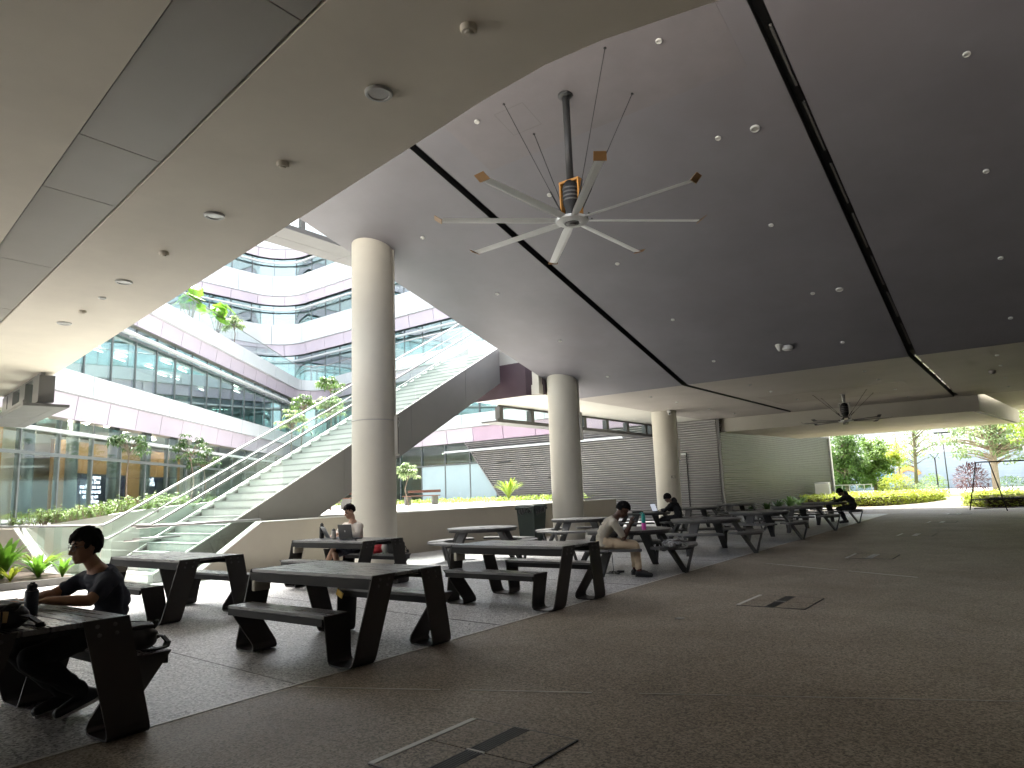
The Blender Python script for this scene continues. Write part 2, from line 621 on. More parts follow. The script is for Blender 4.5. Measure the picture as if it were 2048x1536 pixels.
flat("ceiling_flat", [(-12.0, YF), (-8.225, YF), (-8.225, 31.1), (-12.0, 31.1)])
flat("ceiling_flat_middle", [(-8.045, YF), (-2.255, YF), (-2.255, 31.1), (-8.045, 31.1)])
flat("ceiling_flat_far", [(-2.075, YF), (9, YF), (9, 31.1), (-2.075, 31.1)])
flat("ceiling_courtyard_edge", [(-14.5, 17.6), (-12.0, 17.6), (-12.0, 30.8), (-14.5, 30.8)], ZC - .002, ZC + .3, M_WHITEC)
flat("ceiling_outer", [(-1.3, 31.1), (9, 31.1), (9, 41), (-.4, 41)], ZC + .001, ZC + .3, M_WHITEC)

# black slot channels with their linear lamps
for xa, lab in ((-8.225, "black ceiling slot beside the big fan, on its courtyard side"),
                (-2.255, "black ceiling slot with linear lamps on the dark side of the fan")):
    t = thing("ceiling_slot", (xa + .09, YF, ZC), lab, "ceiling slot", "black slots in the ceiling")
    m = MB()
    for (ya, yb) in ((3.2, YF), (YF, 31.1)):
        za, zb = (zs(ya), zs(yb)) if ya < YF - 1 else (ZC, ZC)
        h = .16
        m.hexa([(xa, ya, za + h), (xa + .18, ya, za + h), (xa + .18, yb, zb + h), (xa, yb, zb + h),
                (xa, ya, za + h + .02), (xa + .18, ya, za + h + .02), (xa + .18, yb, zb + h + .02), (xa, yb, zb + h + .02)])
        for x0 in (xa - .003, xa + .174):
            m.hexa([(x0, ya, za + .003), (x0 + .009, ya, za + .003), (x0 + .009, yb, zb + .003), (x0, yb, zb + .003),
                    (x0, ya, za + h), (x0 + .009, ya, za + h), (x0 + .009, yb, zb + h), (x0, yb, zb + h)])
    m.build("channel", M_BLACK, t)
    if xa > -5:
        y = 8.9
        while y < 30:
            z = zs(y) if y < YF else ZC
            z2 = zs(y + 1.15) if y + 1.15 < YF else ZC
            if y < YF < y + 1.15:
                y = YF + .15; continue
            m = MB(); m.bar((xa + .125, y, z + .05), (xa + .125, y + 1.15, z2 + .05), .035, .03)
            m.build("linear_lamp", M_DARKMET if y < YF else M_LENS, t)
            y += 1.5
# cream soffit (lower, horizontal) with a recessed strip of service panels
def pr(x):   # right-hand edge of the strip
    return 2.47 - 0.1458 * (x + 3.11)
def pl(x):
    return 1.88 - 0.1480 * (x + 3.83)
edge = [(9, 3.75), (3, 4.35), (.5, 4.28), (-1.24, 4.01), (-2.0, 3.88), (-2.46, 3.86), (-3.1, 3.93), (-4.03, 4.09), (-16.34, 6.11), (-21.6, 6.97)]
m = MB(); m.prism(edge + [(-21.6, pr(-21.6)), (9, pr(9))], ZC, ZC + .6)
cream = struct(m.build("ceiling_cream_soffit", M_CREAM))
m = MB(); m.prism([(9, pl(9)), (-21.6, pl(-21.6)), (-21.6, -10), (9, -10)], ZC, ZC + .6)
struct(m.build("ceiling_cream_soffit_rear", M_CREAM))
xj = [9, 4.1, 1.6, -.9, -3.4, -5.9, -7.15, -9.62, -12.1, -14.6, -17.1, -19.6, -21.6]
for a, b in zip(xj[:-1], xj[1:]):
    m = MB(); m.prism([(a - .006, pl(a) + .012), (a - .006, pr(a) - .02), (b + .006, pr(b) - .02), (b + .006, pl(b) + .012)], ZC + .012, ZC + .05)
    m.build("service_panel", M_PANEL, cream)
m = MB(); m.prism([(9, pl(9) - .05), (9, pr(9) + .05), (-21.6, pr(-21.6) + .05), (-21.6, pl(-21.6) - .05)], ZC + .07, ZC + .1)
m.build("recess_back", M_BLACK, cream)

# access hatch in the grey ceiling
m = MB()
for (a, b) in (((-6.37, 8.40), (-5.81, 8.40)), ((-5.81, 8.40), (-5.81, 8.92)), ((-5.81, 8.92), (-6.37, 8.92)), ((-6.37, 8.92), (-6.37, 8.40))):
    m.bar((a[0], a[1], zs(a[1]) - .001), (b[0], b[1], zs(b[1]) - .001), .007, .006)
m.build("access_hatch", M_DARKMET, ceil_slope)

m = MB()
m.hexa([(-7.3, 7.6, zs(7.6) - .003), (-2.6, 7.6, zs(7.6) - .003), (-2.6, 9.35, zs(9.35) - .003), (-7.3, 9.45, zs(9.45) - .003),
        (-7.3, 7.6, zs(7.6) + .01), (-2.6, 7.6, zs(7.6) + .01), (-2.6, 9.35, zs(9.35) + .01), (-7.3, 9.45, zs(9.45) + .01)])
m.build("paint_patch", M_PATCH, ceil_slope)
m = MB(); m.box(-7.6, -3.1, 24.6, 27.6, ZC - .003, ZC + .01); m.build("paint_patch", M_PATCHF, ceil_slope)

# far beam (skewed box) with its lower soffit
m = MB(); m.prism([(-11.4, 31.1), (-1.5, 31.1), (-.45, 40.3), (-10.3, 40.3)], 3.8, ZC - .001 + .3)
beam = struct(m.build("beam_over_garden_opening", M_BEAM))
m = MB(); m.bar((-1.62, 31.3, 3.797), (-.6, 40.1, 3.797), .16, .004); m.build("shadow_gap", M_BLACK, beam)

# unseen side and rear walls, added and placed for their effect on the light
m = MB(); m.box(2.2, 2.5, -10, 38.5, 0, 9); struct(m.build("wall_side_light_block", M_WALLD))  # set close and dark so the right side stays dim
m = MB(); m.box(-13.0, 7.3, -10.3, -10, 0, 5); struct(m.build("wall_rear_light_block", M_CREAM))  # shuts out light from behind; its cream colour bounces some forward

# upper floor body behind the sloped ceiling
m = MB(); m.box(-14.4, 9, 31.1, 31.4, ZC + .3, 9.0); struct(m.build("wall_upper_floor", M_WHITEC))
m = MB(); m.box(-14.5, -12.02, 17.62, 30.8, ZC + .3, 5.9); struct(m.build("slab_upper_floor", M_WHITEC))
fascia = thing("upper_floor_fascia", (-13.2, 17.6, ZC), "dark purple fascia under the head of the staircase", "fascia")
m = MB(); m.box(-14.5, -12.42, 17.50, 17.598, ZC - .01, 5.45); m.build("panel", M_PURPLE, fascia)
m = MB(); m.hexa([(-12.41, 17.5, ZC - .01), (-11.95, 17.86, ZC - .01), (-11.95, 17.95, ZC - .01), (-12.41, 17.598, ZC - .01),
                  (-12.41, 17.5, 5.45), (-11.95, 17.86, 4.85), (-11.95, 17.95, 4.83), (-12.41, 17.598, 5.45)])
m.build("panel", M_PURPLE, fascia)

# ---------------------------------------------------------------- ceiling lamps, detectors, speakers
def disc(name, loc, r, h, slope, mats, label, cat, group, ring=True):
    t = thing(name, loc, label, cat, group)
    M = Matrix.Rotation(-math.atan(slope), 3, 'X') if slope else None
    m = MB(); m.lathe([(r, 0.02), (r, -h * .6), (r * .9, -h), (r * .74, -h), (r * .70, -h * .55)] if ring else
                      [(r, 0.02), (r, -h * .7), (r * .85, -h)], 24, loc, M)
    m.build("housing", mats[0], t, 40)
    if ring:
        m = MB(); m.lathe([(r * .69, -h * .45), (r * .69, -h * .6), (r * .3, -h * .72)], 20, loc, M); m.build("diffuser", mats[1], t, 40)
    else:
        m = MB(); m.lathe([(r * .55, -h * .9), (r * .5, -h * 1.25), (r * .2, -h * 1.35)], 18, loc, M); m.build("cap", mats[1], t, 40)
    return t
ORD = ("first", "second", "third", "fourth", "fifth")
for x in (-10.0, -6.72, -3.47, -.1):
    for y in (8.38, 10.48, 13.05, 15.78, 18.33):
        if (x, y) in ((-10.0, 8.38), (-.1, 8.38)):
            continue
        disc("ceiling_lamp", (x, y, zs(y)), .046, .025, SL, (M_LAMP, M_LENS),
             "lamp in the sloped ceiling, %s row from the soffit, %s from the courtyard" % (ORD[(8.38, 10.48, 13.05, 15.78, 18.33).index(y)], ORD[(-10.0, -6.72, -3.47, -.1).index(x)]), "ceiling lamp", "lamps in the sloped ceiling")
for x in (-10.0, -6.72, -3.54, -.5):
    for y in (21.2, 23.3, 26.4, 29.2):
        disc("ceiling_lamp", (x, y, ZC), .05, .03, 0, (M_LAMP, M_LENS),
             "small round lamp in the flat ceiling, %s row beyond the fold, %s from the courtyard" % (ORD[(21.2, 23.3, 26.4, 29.2).index(y)], ORD[(-10.0, -6.72, -3.54, -.5).index(x)]), "ceiling lamp", "lamps in the flat ceiling")
for (x, y), l in (((-3.61, 3.34), "nearest large white downlight in the cream soffit"),
                  ((-6.6, 3.78), "large white downlight in the cream soffit, second from the front"),
                  ((-9.52, 4.2), "large white downlight in the cream soffit, third from the front"),
                  ((-12.37, 4.57), "large white downlight in the cream soffit, fourth and farthest")):
    disc("downlight", (x, y, ZC), .105, .022, 0, (M_LAMP, M_LENS), l, "downlight", "downlights in the cream soffit")
for (x, y), l in (((-2.61, 3.2), "nearest cream smoke detector on the cream soffit"),
                  ((-5.09, 3.55), "smoke detector on the cream soffit between the first two downlights"),
                  ((-8.05, 3.99), "smoke detector on the cream soffit between second and third downlight"),
                  ((-11.4, 4.45), "farthest smoke detector on the cream soffit")):
    disc("smoke_detector", (x, y, ZC), .055, .04, 0, (M_CREAM, M_CREAM), l, "smoke detector", "smoke detectors on the cream soffit", False)
disc("ceiling_lamp", (-10.48, 4.34, ZC), .05, .02, 0, (M_LENS, M_LENS), "small bright white lamp in the cream soffit near the courtyard", "ceiling lamp", None)
for (x, y), l in (((-2.9, 10.54), "round white ceiling speaker beside the black slot, nearer one"),
                  ((-2.94, 15.82), "round white ceiling speaker beside the black slot, farther one")):
    disc("ceiling_speaker", (x, y, zs(y)), .075, .03, SL, (M_LAMP, M_GREYMET), l, "speaker", "ceiling speakers")
disc("smoke_detector", (-.75, 24.4, ZC), .09, .07, 0, (M_FLATC, M_FLATC), "brownish detector on the flat ceiling beyond the dark slot", "smoke detector", None, False)
t = thing("ceiling_sensor", (-4.77, 18.32, zs(18.32)), "white ceiling sensor with a cone bracket near the ceiling fold", "sensor")
m = MB(); m.lathe([(.13, .03), (.13, -.06), (.09, -.09)], 24, (-4.72, 18.15, zs(18.15))); m.build("housing", M_LAMP, t, 40)
m = MB(); m.lathe([(.10, .03), (.09, -.03), (.03, -.15)], 20, (-4.88, 18.0, zs(18.0))); m.build("bracket", M_GREYMET, t, 40)

# ================================================================ columns
def column(x, y, label, box_z, band=None, r=.47, box_len=.85):
    t = thing("column", (x, y, 0), label, "column", "round columns along the courtyard")
    top = (zs(y + r) if y < YF - 1 else ZC) + .05
    m = MB()
    n = 56
    ztop = [(zs(y + r * math.sin(2 * math.pi * k / n)) if y < YF - 1 else ZC) + .01 for k in range(n)]
    vs = [(x + r * math.cos(2 * math.pi * k / n), y + r * math.sin(2 * math.pi * k / n), 0.0) for k in range(n)]
    vs += [(x + r * math.cos(2 * math.pi * k / n), y + r * math.sin(2 * math.pi * k / n), ztop[k]) for k in range(n)]
    m.add(vs, [tuple(range(n, 2 * n))] + [(k, (k + 1) % n, n + (k + 1) % n, n + k) for k in range(n)])
    m.build("shaft", M_COLUMN, t, 40)
    d = Vector((0.90, 0.42, 0)).normalized()
    p = Vector((x, y, 0)) + d * (r + .018)
    zt = zs(p.y) if p.y < YF else ZC
    m = MB(); m.tube([(p.x, p.y, box_z + box_len * .5), (p.x, p.y, zt)], .019, 8); m.build("conduit", M_COLUMN, t, True)
    q = Vector((x, y, 0)) + d * (r + .05)
    Mr = Matrix.Rotation(math.atan2(d.y, d.x), 3, 'Z')
    m = MB(); m.cbox((q.x, q.y, box_z), (.07, .11, box_len), Mr); m.build("conduit_box", M_COLUMN, t)
    q2 = Vector((x, y, 0)) + d * (r + .087)
    m = MB(); m.cbox((q2.x, q2.y, box_z), (.006, .07, box_len * .92), Mr); m.build("box_slot", M_DARKMET, t)
    if band:
        m = MB(); m.tube([(x + (r + .008) * math.cos(a), y + (r + .008) * math.sin(a), band) for a in [2 * math.pi * k / 40 for k in range(41)]], .012, 6)
        m.build("cable_loop", M_GREYMET, t, True)
        m = MB(); m.tube([(p.x + d.x * .03, p.y + d.y * .03, band + .05), (p.x + d.x * .1, p.y + d.y * .08, band - .05), (p.x + d.x * .06, p.y, band - .2)], .012, 6)
        m.build("cable_tail", M_GREYMET, t, True)
    return t
column(-11.42, 10.35, "nearest cream round column beside the staircase, with a cable loop", 2.72, 3.05)
column(-11.5, 18.15, "middle cream round column behind the dark green bin", 3.35)
c3 = column(-11.75, 25.95, "farthest cream round column in front of the louvred wall", 2.9)
text_obj("stencil_mark", "K1", .17, (-11.62 + .22, 25.95 - .47, 1.75), (R(90), 0, R(28)), M_DARKMET, c3, .002)
t = thing("security_camera", (-11.45, 25.5, ZC), "small white security camera on the ceiling beside the farthest column", "camera")
m = MB(); m.lathe([(.09, 0), (.09, -.08), (.05, -.1)], 18, (-11.3, 25.55, ZC)); m.build("mount", M_LAMP, t, True)
m = MB(); m.ell((-11.28, 25.52, ZC - .13), .075, 14, 8); m.build("dome", M_LAMP, t, True)
m = MB(); m.lathe([(.03, 0), (.03, .03), (.02, .035)], 12, (-11.26, 25.46, ZC - .15), Matrix.Rotation(R(110), 3, 'X')); m.build("lens", M_BLACK, t)

# ================================================================ parapet wall, plaza, retaining wall
t = thing("parapet_wall", (-13.0, 15, 0), "long low cream parapet wall behind the seating, sloping down at its stair end", "wall")
m = MB()
prof = [(7.12, 0.0), (8.62, 1.0), (23.75, 1.045), (23.75, 0.0)]
m.extrude([(-13.1, y, z) for y, z in prof], (.2, 0, 0)); m.build("body", M_WALL, t)
m = MB(); m.hexa([(-13.13, 8.66, 1.003), (-12.88, 8.66, 1.003), (-12.88, 23.77, 1.048), (-13.13, 23.77, 1.048),
                  (-13.13, 8.66, 1.02), (-12.88, 8.66, 1.02), (-12.88, 23.77, 1.065), (-13.13, 23.77, 1.065)]); m.build("coping", M_CONC, t)
m = MB(); m.hexa([(-13.11, 7.12, .003), (-12.89, 7.12, .003), (-12.89, 8.62, 1.003), (-13.11, 8.62, 1.003),
                  (-13.11, 7.1, .022), (-12.89, 7.1, .022), (-12.89, 8.62, 1.022), (-13.11, 8.62, 1.022)]); m.build("sloped_coping", M_CONC, t)

plaza_z = 1.03
m = MB()
m.prism([(-13.1, 9.9), (-13.1, 23.7), (-18.5, 23.7), (-18.5, 30.9), (-46, 33), (-46, 3), (-24, -4), (-21.2, 6.9), (-16.0, 7.25), (-15.62, 9.9)], -0.03, plaza_z)
plaza = struct(m.build("plaza_terrace", M_PAVE))
m = MB(); m.box(-18.5, -13.1, 23.705, 23.75, 0, plaza_z); m.build("edge_face", M_WALL, plaza)

t = thing("retaining_wall", (-16, 7.2, 0), "white concrete retaining wall with a sloping top behind the stair glass", "wall")
pts = [(-24, 6.6, .86), (-21.0, 6.75, .95), (-18.2, 6.95, 1.12), (-16.05, 7.1, 1.27), (-15.58, 7.9, 1.38), (-15.56, 9.2, 1.47), (-15.56, 12.0, 1.50)]
for a, b in zip(pts[:-1], pts[1:]):
    m = MB()
    n = Vector((0, .22, 0)) if a[0] < -16.06 else Vector((-.22, 0, 0))
    m.hexa([(a[0], a[1], 0), (b[0], b[1], 0), (b[0] + n.x, b[1] + n.y, 0), (a[0] + n.x, a[1] + n.y, 0),
            (a[0], a[1], a[2]), (b[0], b[1], b[2]), (b[0] + n.x, b[1] + n.y, b[2]), (a[0] + n.x, a[1] + n.y, a[2])])
    m.build("wall_panel", M_CONC, t)

t = thing("ramp_cheek_wall", (-18.5, 6.3, 0), "short cream wall with a sloping end beside the planted bed", "wall")
m = MB(); m.extrude([(-26, 6.22, 0), (-17.2, 6.35, 0), (-19.2, 6.32, 1.0), (-26, 6.2, 1.0)], (0, .18, 0)); m.build("body", M_WALL, t)
m = MB(); m.hexa([(-17.22, 6.33, .002), (-17.22, 6.55, .002), (-19.2, 6.52, 1.002), (-19.2, 6.3, 1.002),
                  (-17.18, 6.33, .03), (-17.18, 6.55, .03), (-19.17, 6.52, 1.03), (-19.17, 6.3, 1.03)]); m.build("sloped_coping", M_CONC, t)

# ================================================================ staircase
def stair_z(y):
    return 0.05 + 0.546 * (y - 6.72)
XN, XF = -13.42, -15.42
st = thing("staircase", (-14.4, 6.7, 0), "long straight staircase with glass sides climbing from the floor to the upper level", "staircase")
rise, going = .1640, .30
for i in range(36):
    y0 = 6.62 + i * going
    z1 = rise * (i + 1)
    m = MB(); m.box(XF + .03, XN - .03, y0, y0 + going + .02, max(0, z1 - rise - .06), z1)
    m.build("step", M_STEP, st)
    m = MB(); m.box(XF + .05, XN - .05, y0 - .006, y0 + .035, z1 - .03, z1 + .003); m.build("nosing", M_NOSE, st)
for xs, nm in ((XN, "stringer_panel"), (XF, "stringer_panel")):
    yy = [6.72, 8.9, 11.2, 13.5, 15.8, 18.3]
    for a, b in zip(yy[:-1], yy[1:]):
        def lo(y):
            return max(0.0, stair_z(y) - 1.05)
        ysub = [a + .004] + [y for y in (8.64,) if a < y < b] + [b - .004]
        m = MB()
        pts = [(xs, y, stair_z(y) + .1) for y in ysub] + [(xs, y, lo(y)) for y in reversed(ysub)]
        m.extrude(pts, (-.05 if xs == XN else .05, 0, 0)); m.build(nm, M_STRINGER, st)
    m = MB(); m.hexa([(xs - .055, 6.70, stair_z(6.7) + .102), (xs + .01, 6.70, stair_z(6.7) + .102), (xs + .01, 17.5, stair_z(17.5) + .102), (xs - .055, 17.5, stair_z(17.5) + .102),
                      (xs - .055, 6.70, stair_z(6.7) + .13), (xs + .01, 6.70, stair_z(6.7) + .13), (xs + .01, 17.5, stair_z(17.5) + .13), (xs - .055, 17.5, stair_z(17.5) + .13)])
    m.build("edge_strip", M_CONC, st)
m = MB(); m.hexa([(XF + .06, 8.66, .01), (XN - .06, 8.66, .01), (XN - .06, 17.5, stair_z(17.5) - 1.0), (XF + .06, 17.5, stair_z(17.5) - 1.0),
                  (XF + .06, 8.66, .05), (XN - .06, 8.66, .05), (XN - .06, 17.5, stair_z(17.5) - .94), (XF + .06, 17.5, stair_z(17.5) - .94)])
m.build("underside", M_STRINGER, st)
# landing at the head of the stair
m = MB(); m.box(XF, -12.1, 17.5, 17.61, 5.45, 5.92); m.build("landing_edge", M_GREYMET, st)
# glass balustrades and handrails
for xs in (XN - .025, XF + .025):
    yy = [6.62, 7.9, 9.35, 10.8, 12.25, 13.7, 15.15, 16.6, 18.2]
    for a, b in zip(yy[:-1], yy[1:]):
        m = MB()
        m.hexa([(xs - .007, a + .008, stair_z(a) + .13), (xs + .007, a + .008, stair_z(a) + .13), (xs + .007, b - .008, stair_z(b) + .13), (xs - .007, b - .008, stair_z(b) + .13),
                (xs - .007, a + .008, stair_z(a) + 1.06), (xs + .007, a + .008, stair_z(a) + 1.06), (xs + .007, b - .008, stair_z(b) + 1.06), (xs - .007, b - .008, stair_z(b) + 1.06)])
        m.build("glass_panel", M_GLASS, st)
    near = xs > -14
    m = MB(); m.tube([(xs, 6.28, 1.065), (xs, 6.62, 1.065), (xs, 6.78, 1.13), (xs, 18.0, stair_z(18.0) + 1.1)], .025, 10); m.build("handrail", M_STEEL, st, True)
    xi = xs - .09 if near else xs + .09
    m = MB(); m.tube([(xi, 6.2, .80), (xi, 6.70, .80), (xi, 6.9, .90), (xi, 18.0, stair_z(18.0) + .80)], .017, 10); m.build("lower_handrail", M_STEEL, st, True)
    for k in range(9):
        y = 7.3 + k * 1.25
        z = stair_z(y) + .80
        m = MB(); m.tube([(xi, y, z), (xi, y, z - .06), (xs, y, z - .06)], .009, 6); m.build("rail_bracket", M_STEEL, st, True)
# glass guard that closes the sloping end of the parapet
gd = thing("glass_guard", (-12.98, 7.5, 0), "glass guard with a steel rail closing the sloping end of the parapet wall", "balustrade")
for a, b in ((6.22, 6.95), (6.96, 7.75), (7.76, 8.60)):
    def lz(y):
        return max(0.02, (y - 7.12) / 1.5 * 1.0 + .03)
    m = MB(); m.hexa([(-13.007, a, lz(a)), (-12.993, a, lz(a)), (-12.993, b, lz(b)), (-13.007, b, lz(b)),
                      (-13.007, a, 1.04), (-12.993, a, 1.04), (-12.993, b, 1.04), (-13.007, b, 1.04)])
    if lz(a) < 1.0:
        m.build("glass_panel", M_GLASS, gd)
m = MB(); m.tube([(-13.0, 6.16, 1.05), (-13.0, 8.66, 1.055)], .028, 10); m.build("rail", M_STEEL, gd, True)
m = MB(); m.tube([(-13.07, 6.14, .84), (-13.07, 7.0, .84)], .02, 10); m.build("lower_rail", M_STEEL, gd, True)
gd = thing("glass_guard", (-17, 6.45, 0), "glass guard running from the stair foot past the planted bed", "balustrade")
xx = [-15.44, -16.35, -17.3, -18.2, -19.2]
for a, b in zip(xx[:-1], xx[1:]):
    def lz2(x):
        return 0.02 if x > -17.2 else min(1.0, (-17.2 - x) / 2.0 * 1.0 + .03)
    m = MB(); m.hexa([(a - .006, 6.60, lz2(a)), (b + .006, 6.45, lz2(b)), (b + .006, 6.462, lz2(b)), (a - .006, 6.612, lz2(a)),
                      (a - .006, 6.60, 1.04), (b + .006, 6.45, 1.04), (b + .006, 6.462, 1.04), (a - .006, 6.612, 1.04)])
    m.build("glass_panel", M_GLASS, gd)
m = MB(); m.tube([(-15.38, 6.60, 1.06), (-19.3, 6.44, 1.05), (-26, 6.3, 1.05)], .028, 10); m.build("rail", M_STEEL, gd, True)

# ================================================================ hanging clerestories
def clerestory(pts_line, n_out, z0, z1, posts, label, ledge_in=.1, ledge_out=1.0, post=(.2, .2), group="hanging clerestories"):
    a, b = Vector((*pts_line[0], 0)), Vector((*pts_line[1], 0))
    d = (b - a).normalized(); no = Vector((*n_out, 0))
    L = (b - a).length
    t = thing("clerestory", (a.x, a.y, z0), label, "clerestory", group)
    Mr = Matrix.Rotation(math.atan2(d.y, d.x), 3, 'Z')
    def P(s, o, z):
        q = a + d * s + no * o
        return (q.x, q.y, z)
    def slab(s0, s1, o0, o1, za, zb):
        return MB().hexa([P(s0, o0, za), P(s1, o0, za), P(s1, o1, za), P(s0, o1, za), P(s0, o0, zb), P(s1, o0, zb), P(s1, o1, zb), P(s0, o1, zb)])
    k = max(1, round(L / 3.0))
    for i in range(k):
        s0, s1 = -.2 + (L + .35) * i / k, -.2 + (L + .35) * (i + 1) / k
        slab(s0 + .005, s1 - .005, -ledge_in, ledge_out * .52, z0, z0 + .06).build("ledge_panel", M_LEDGE, t)
        q = slab(s0 + .005, s1 - .005, ledge_out * .53, ledge_out, z0, z0 + .06)
        q.build("ledge_panel", M_LEDGE, t)
    slab(-.2, L + .15, -ledge_in - .01, -ledge_in + .05, z0 + .062, z0 + .12).build("bottom_rail", M_LEDGE, t)
    slab(0, L, -.03, .05, z1 - .06, z1 - .004).build("head_rail", M_DARKMET, t)
    for s in posts:
        slab(s, s + post[0], -.06, post[1] - .06, z0 + .123, z1 - .065).build("post", M_LEDGE, t)
    for s0, s1 in zip(posts[:-1], posts[1:]):
        slab(s0 + post[0] + .01, s1 - .01, .04, .052, z0 + .124, z1 - .066).build("glass_pane", M_GLASS, t)
    return t
clerestory(((-14.5, 18.75), (-14.5, 30.7)), (-1, 0), 3.80, ZC - .003, [0, 1.85, 3.7, 5.55, 7.4, 9.25, 11.1, 11.7],
           "glazed clerestory with grey posts hanging between two columns beside the louvred wall", ledge_out=.6)
clerestory(((-17.15, 5.98), (-21.5, 6.67)), (.16, .987), 3.62, ZC - .003, [0, 1.5, 3.0, 3.75],
           "glazed clerestory with dark grey posts hanging from the edge of the cream soffit", post=(.62, .3), ledge_in=.35, ledge_out=.5)
clerestory(((-13.95, 3.0), (-13.95, 15.0)), (-1, 0), 7.93, 9.4, [1.2, 4.2, 7.25, 10.3, 11.7],
           "high glazed clerestory with a grey underside above the staircase", post=(.12, .12))
m = MB(); m.box(-15.2, -12.05, 3.0, 15.0, 9.4, 9.8); struct(m.build("slab_high_roof", M_WHITEC))

# ================================================================ louvred walls
def slat_row(m, p0, p1, nrm, z, pitch=.108, depth=.085):
    a, b = Vector(p0), Vector(p1); n = Vector(nrm)
    pts = []
    for p in (a, b):
        pts += [p + Vector((0, 0, z)), p + n * depth + Vector((0, 0, z - .018)), p + n * (depth + .006) + Vector((0, 0, z + .018)), p + Vector((0, 0, z + pitch * .5))]
    m.add(pts, [(0, 1, 2, 3), (7, 6, 5, 4), (0, 4, 5, 1), (1, 5, 6, 2), (2, 6, 7, 3), (3, 7, 4, 0)])
lw = thing("louvred_wall", (-18, 31, 0), "dark louvred wall behind the columns, with a slanted edge against the glass", "wall")
m = MB()
for i in range(41):
    z = i * .108
    x0 = -26.2 + max(0, (4.32 - z)) * .76
    slat_row(m, (x0, 30.8, 0), (-11.42, 30.8, 0), (0, -1, 0), z)
tag(m.build("slats", M_LOUVRE, lw), kind="stuff")
m = MB(); m.extrude([(-26.25, 30.81, 4.40), (-22.9, 30.81, -.02), (-11.3, 30.81, -.02), (-11.3, 30.81, 4.40)], (0, .04, 0)); m.build("backing", M_DARKMET, lw)
m = MB(); m.bar((-26.28, 30.76, 4.4), (-22.9, 30.76, 0), .05, .1, (0, 1, 0)); m.build("edge_trim", M_LOUVRE, lw)
for xa, xb, z in ((-24.0, -23.0, 3.1), (-22.4, -20.9, 2.85), (-20.6, -19.6, 2.15)):
    m = MB(); m.bar((xa, 30.69, z), (xb, 30.69, z + .03), .03, .03); m.build("dark_gap", M_BLACK, lw)
m = MB(); m.bar((-12.9, 30.69, 0), (-12.9, 30.69, 2.95), .04, .03, (0, 1, 0)); m.build("door_joint", M_BLACK, lw)
m = MB(); m.bar((-13.25, 30.66, 2.9), (-12.9, 30.66, 2.9), .06, .09); m.build("door_closer", M_LAMP, lw)
m = MB(); m.bar((-13.9, 30.66, 3.0), (-13.3, 30.66, 2.97), .02, .03); m.build("closer_arm", M_LAMP, lw)

lw2 = thing("louvred_wall", (-11.4, 41, 0), "long louvred wall running from the corner towards the garden", "wall")
m = MB()
for i in range(41):
    slat_row(m, (-11.42, 31.0, 0), (-11.42, 51.7, 0), (1, 0, 0), i * .108)
tag(m.build("slats", M_LOUVRE2, lw2), kind="stuff")
m = MB(); m.box(-11.6, -11.43, 31.02, 51.7, 0, 4.44); m.build("backing", M_DARKMET, lw2)
m = MB(); m.box(-11.65, -11.3, 51.7, 51.95, 0, 4.5); m.build("end_post", M_WHITEC, lw2)
m = MB(); m.tube([(-11.28, 51.3, 0), (-11.28, 51.3, 4.4)], .04, 8); m.build("downpipe", M_DARKMET, lw2)
m = MB(); m.box(-11.7, -1.0, 51.72, 51.9, 4.46, 5.2) ; m = None
# ================================================================ courtyard buildings with curved bands
M_WPAN = mat("white_cladding_panel", (0.56, 0.595, 0.61), 0.35, var=0.02, scale=0.8)
M_LILAC = mat("lilac_cladding_panel", (0.50, 0.45, 0.515), 0.4, var=0.03, scale=0.8)
M_PINK = mat("pink_cladding_panel", (0.42, 0.315, 0.395), 0.4, var=0.03, scale=0.8)
M_FGLASS = mat_glass("teal_window_glass", (0.76, 0.90, 0.89), (0.82, 0.94, 0.95), base=0.34, wavy=0.06, wscale=0.55)
M_GGLASS = mat_glass("ground_floor_window_glass", (0.84, 0.90, 0.88), (0.78, 0.88, 0.88), base=0.10, wavy=0.06, wscale=0.5)
M_FROST = mat("frosted_blue_glass", (0.40, 0.52, 0.55), 0.25, var=0.06, scale=0.4, coat=0.6)
M_MULL = mat("mullion_metal", (0.16, 0.18, 0.18), 0.4, metal=0.4, var=0.05)
M_INT = mat("interior_wall", (0.7, 0.68, 0.62), 0.8, var=0.08, scale=0.3)
M_INTF = mat("interior_floor", (0.28, 0.24, 0.20), 0.6, var=0.1)
M_WOOD = mat("interior_wood", (0.42, 0.24, 0.09), 0.5, var=0.15, scale=1.2, stretch=(1, 1, .15))
M_SLAB = mat("slab_white", (0.7, 0.7, 0.68), 0.8, var=0.03)

def fillet(path, r, n=14):
    out = [Vector(path[0])]
    for i in range(1, len(path) - 1):
        p, a, b = Vector(path[i]), Vector(path[i - 1]), Vector(path[i + 1])
        u, v = (a - p).normalized(), (b - p).normalized()
        half = u.angle(v) / 2
        t = r / math.tan(half)
        c = p + (u + v).normalized() * (r / math.sin(half))
        s, e = p + u * t, p + v * t
        for k in range(n + 1):
            f = k / n
            q = s.lerp(e, f)
            w = (q - c)
            # angular interpolation
            ws, we = (s - c), (e - c)
            ang = ws.angle(we)
            w = (ws * math.sin((1 - f) * ang) + we * math.sin(f * ang)) / math.sin(ang)
            out.append(c + w)
    out.append(Vector(path[-1]))
    return out

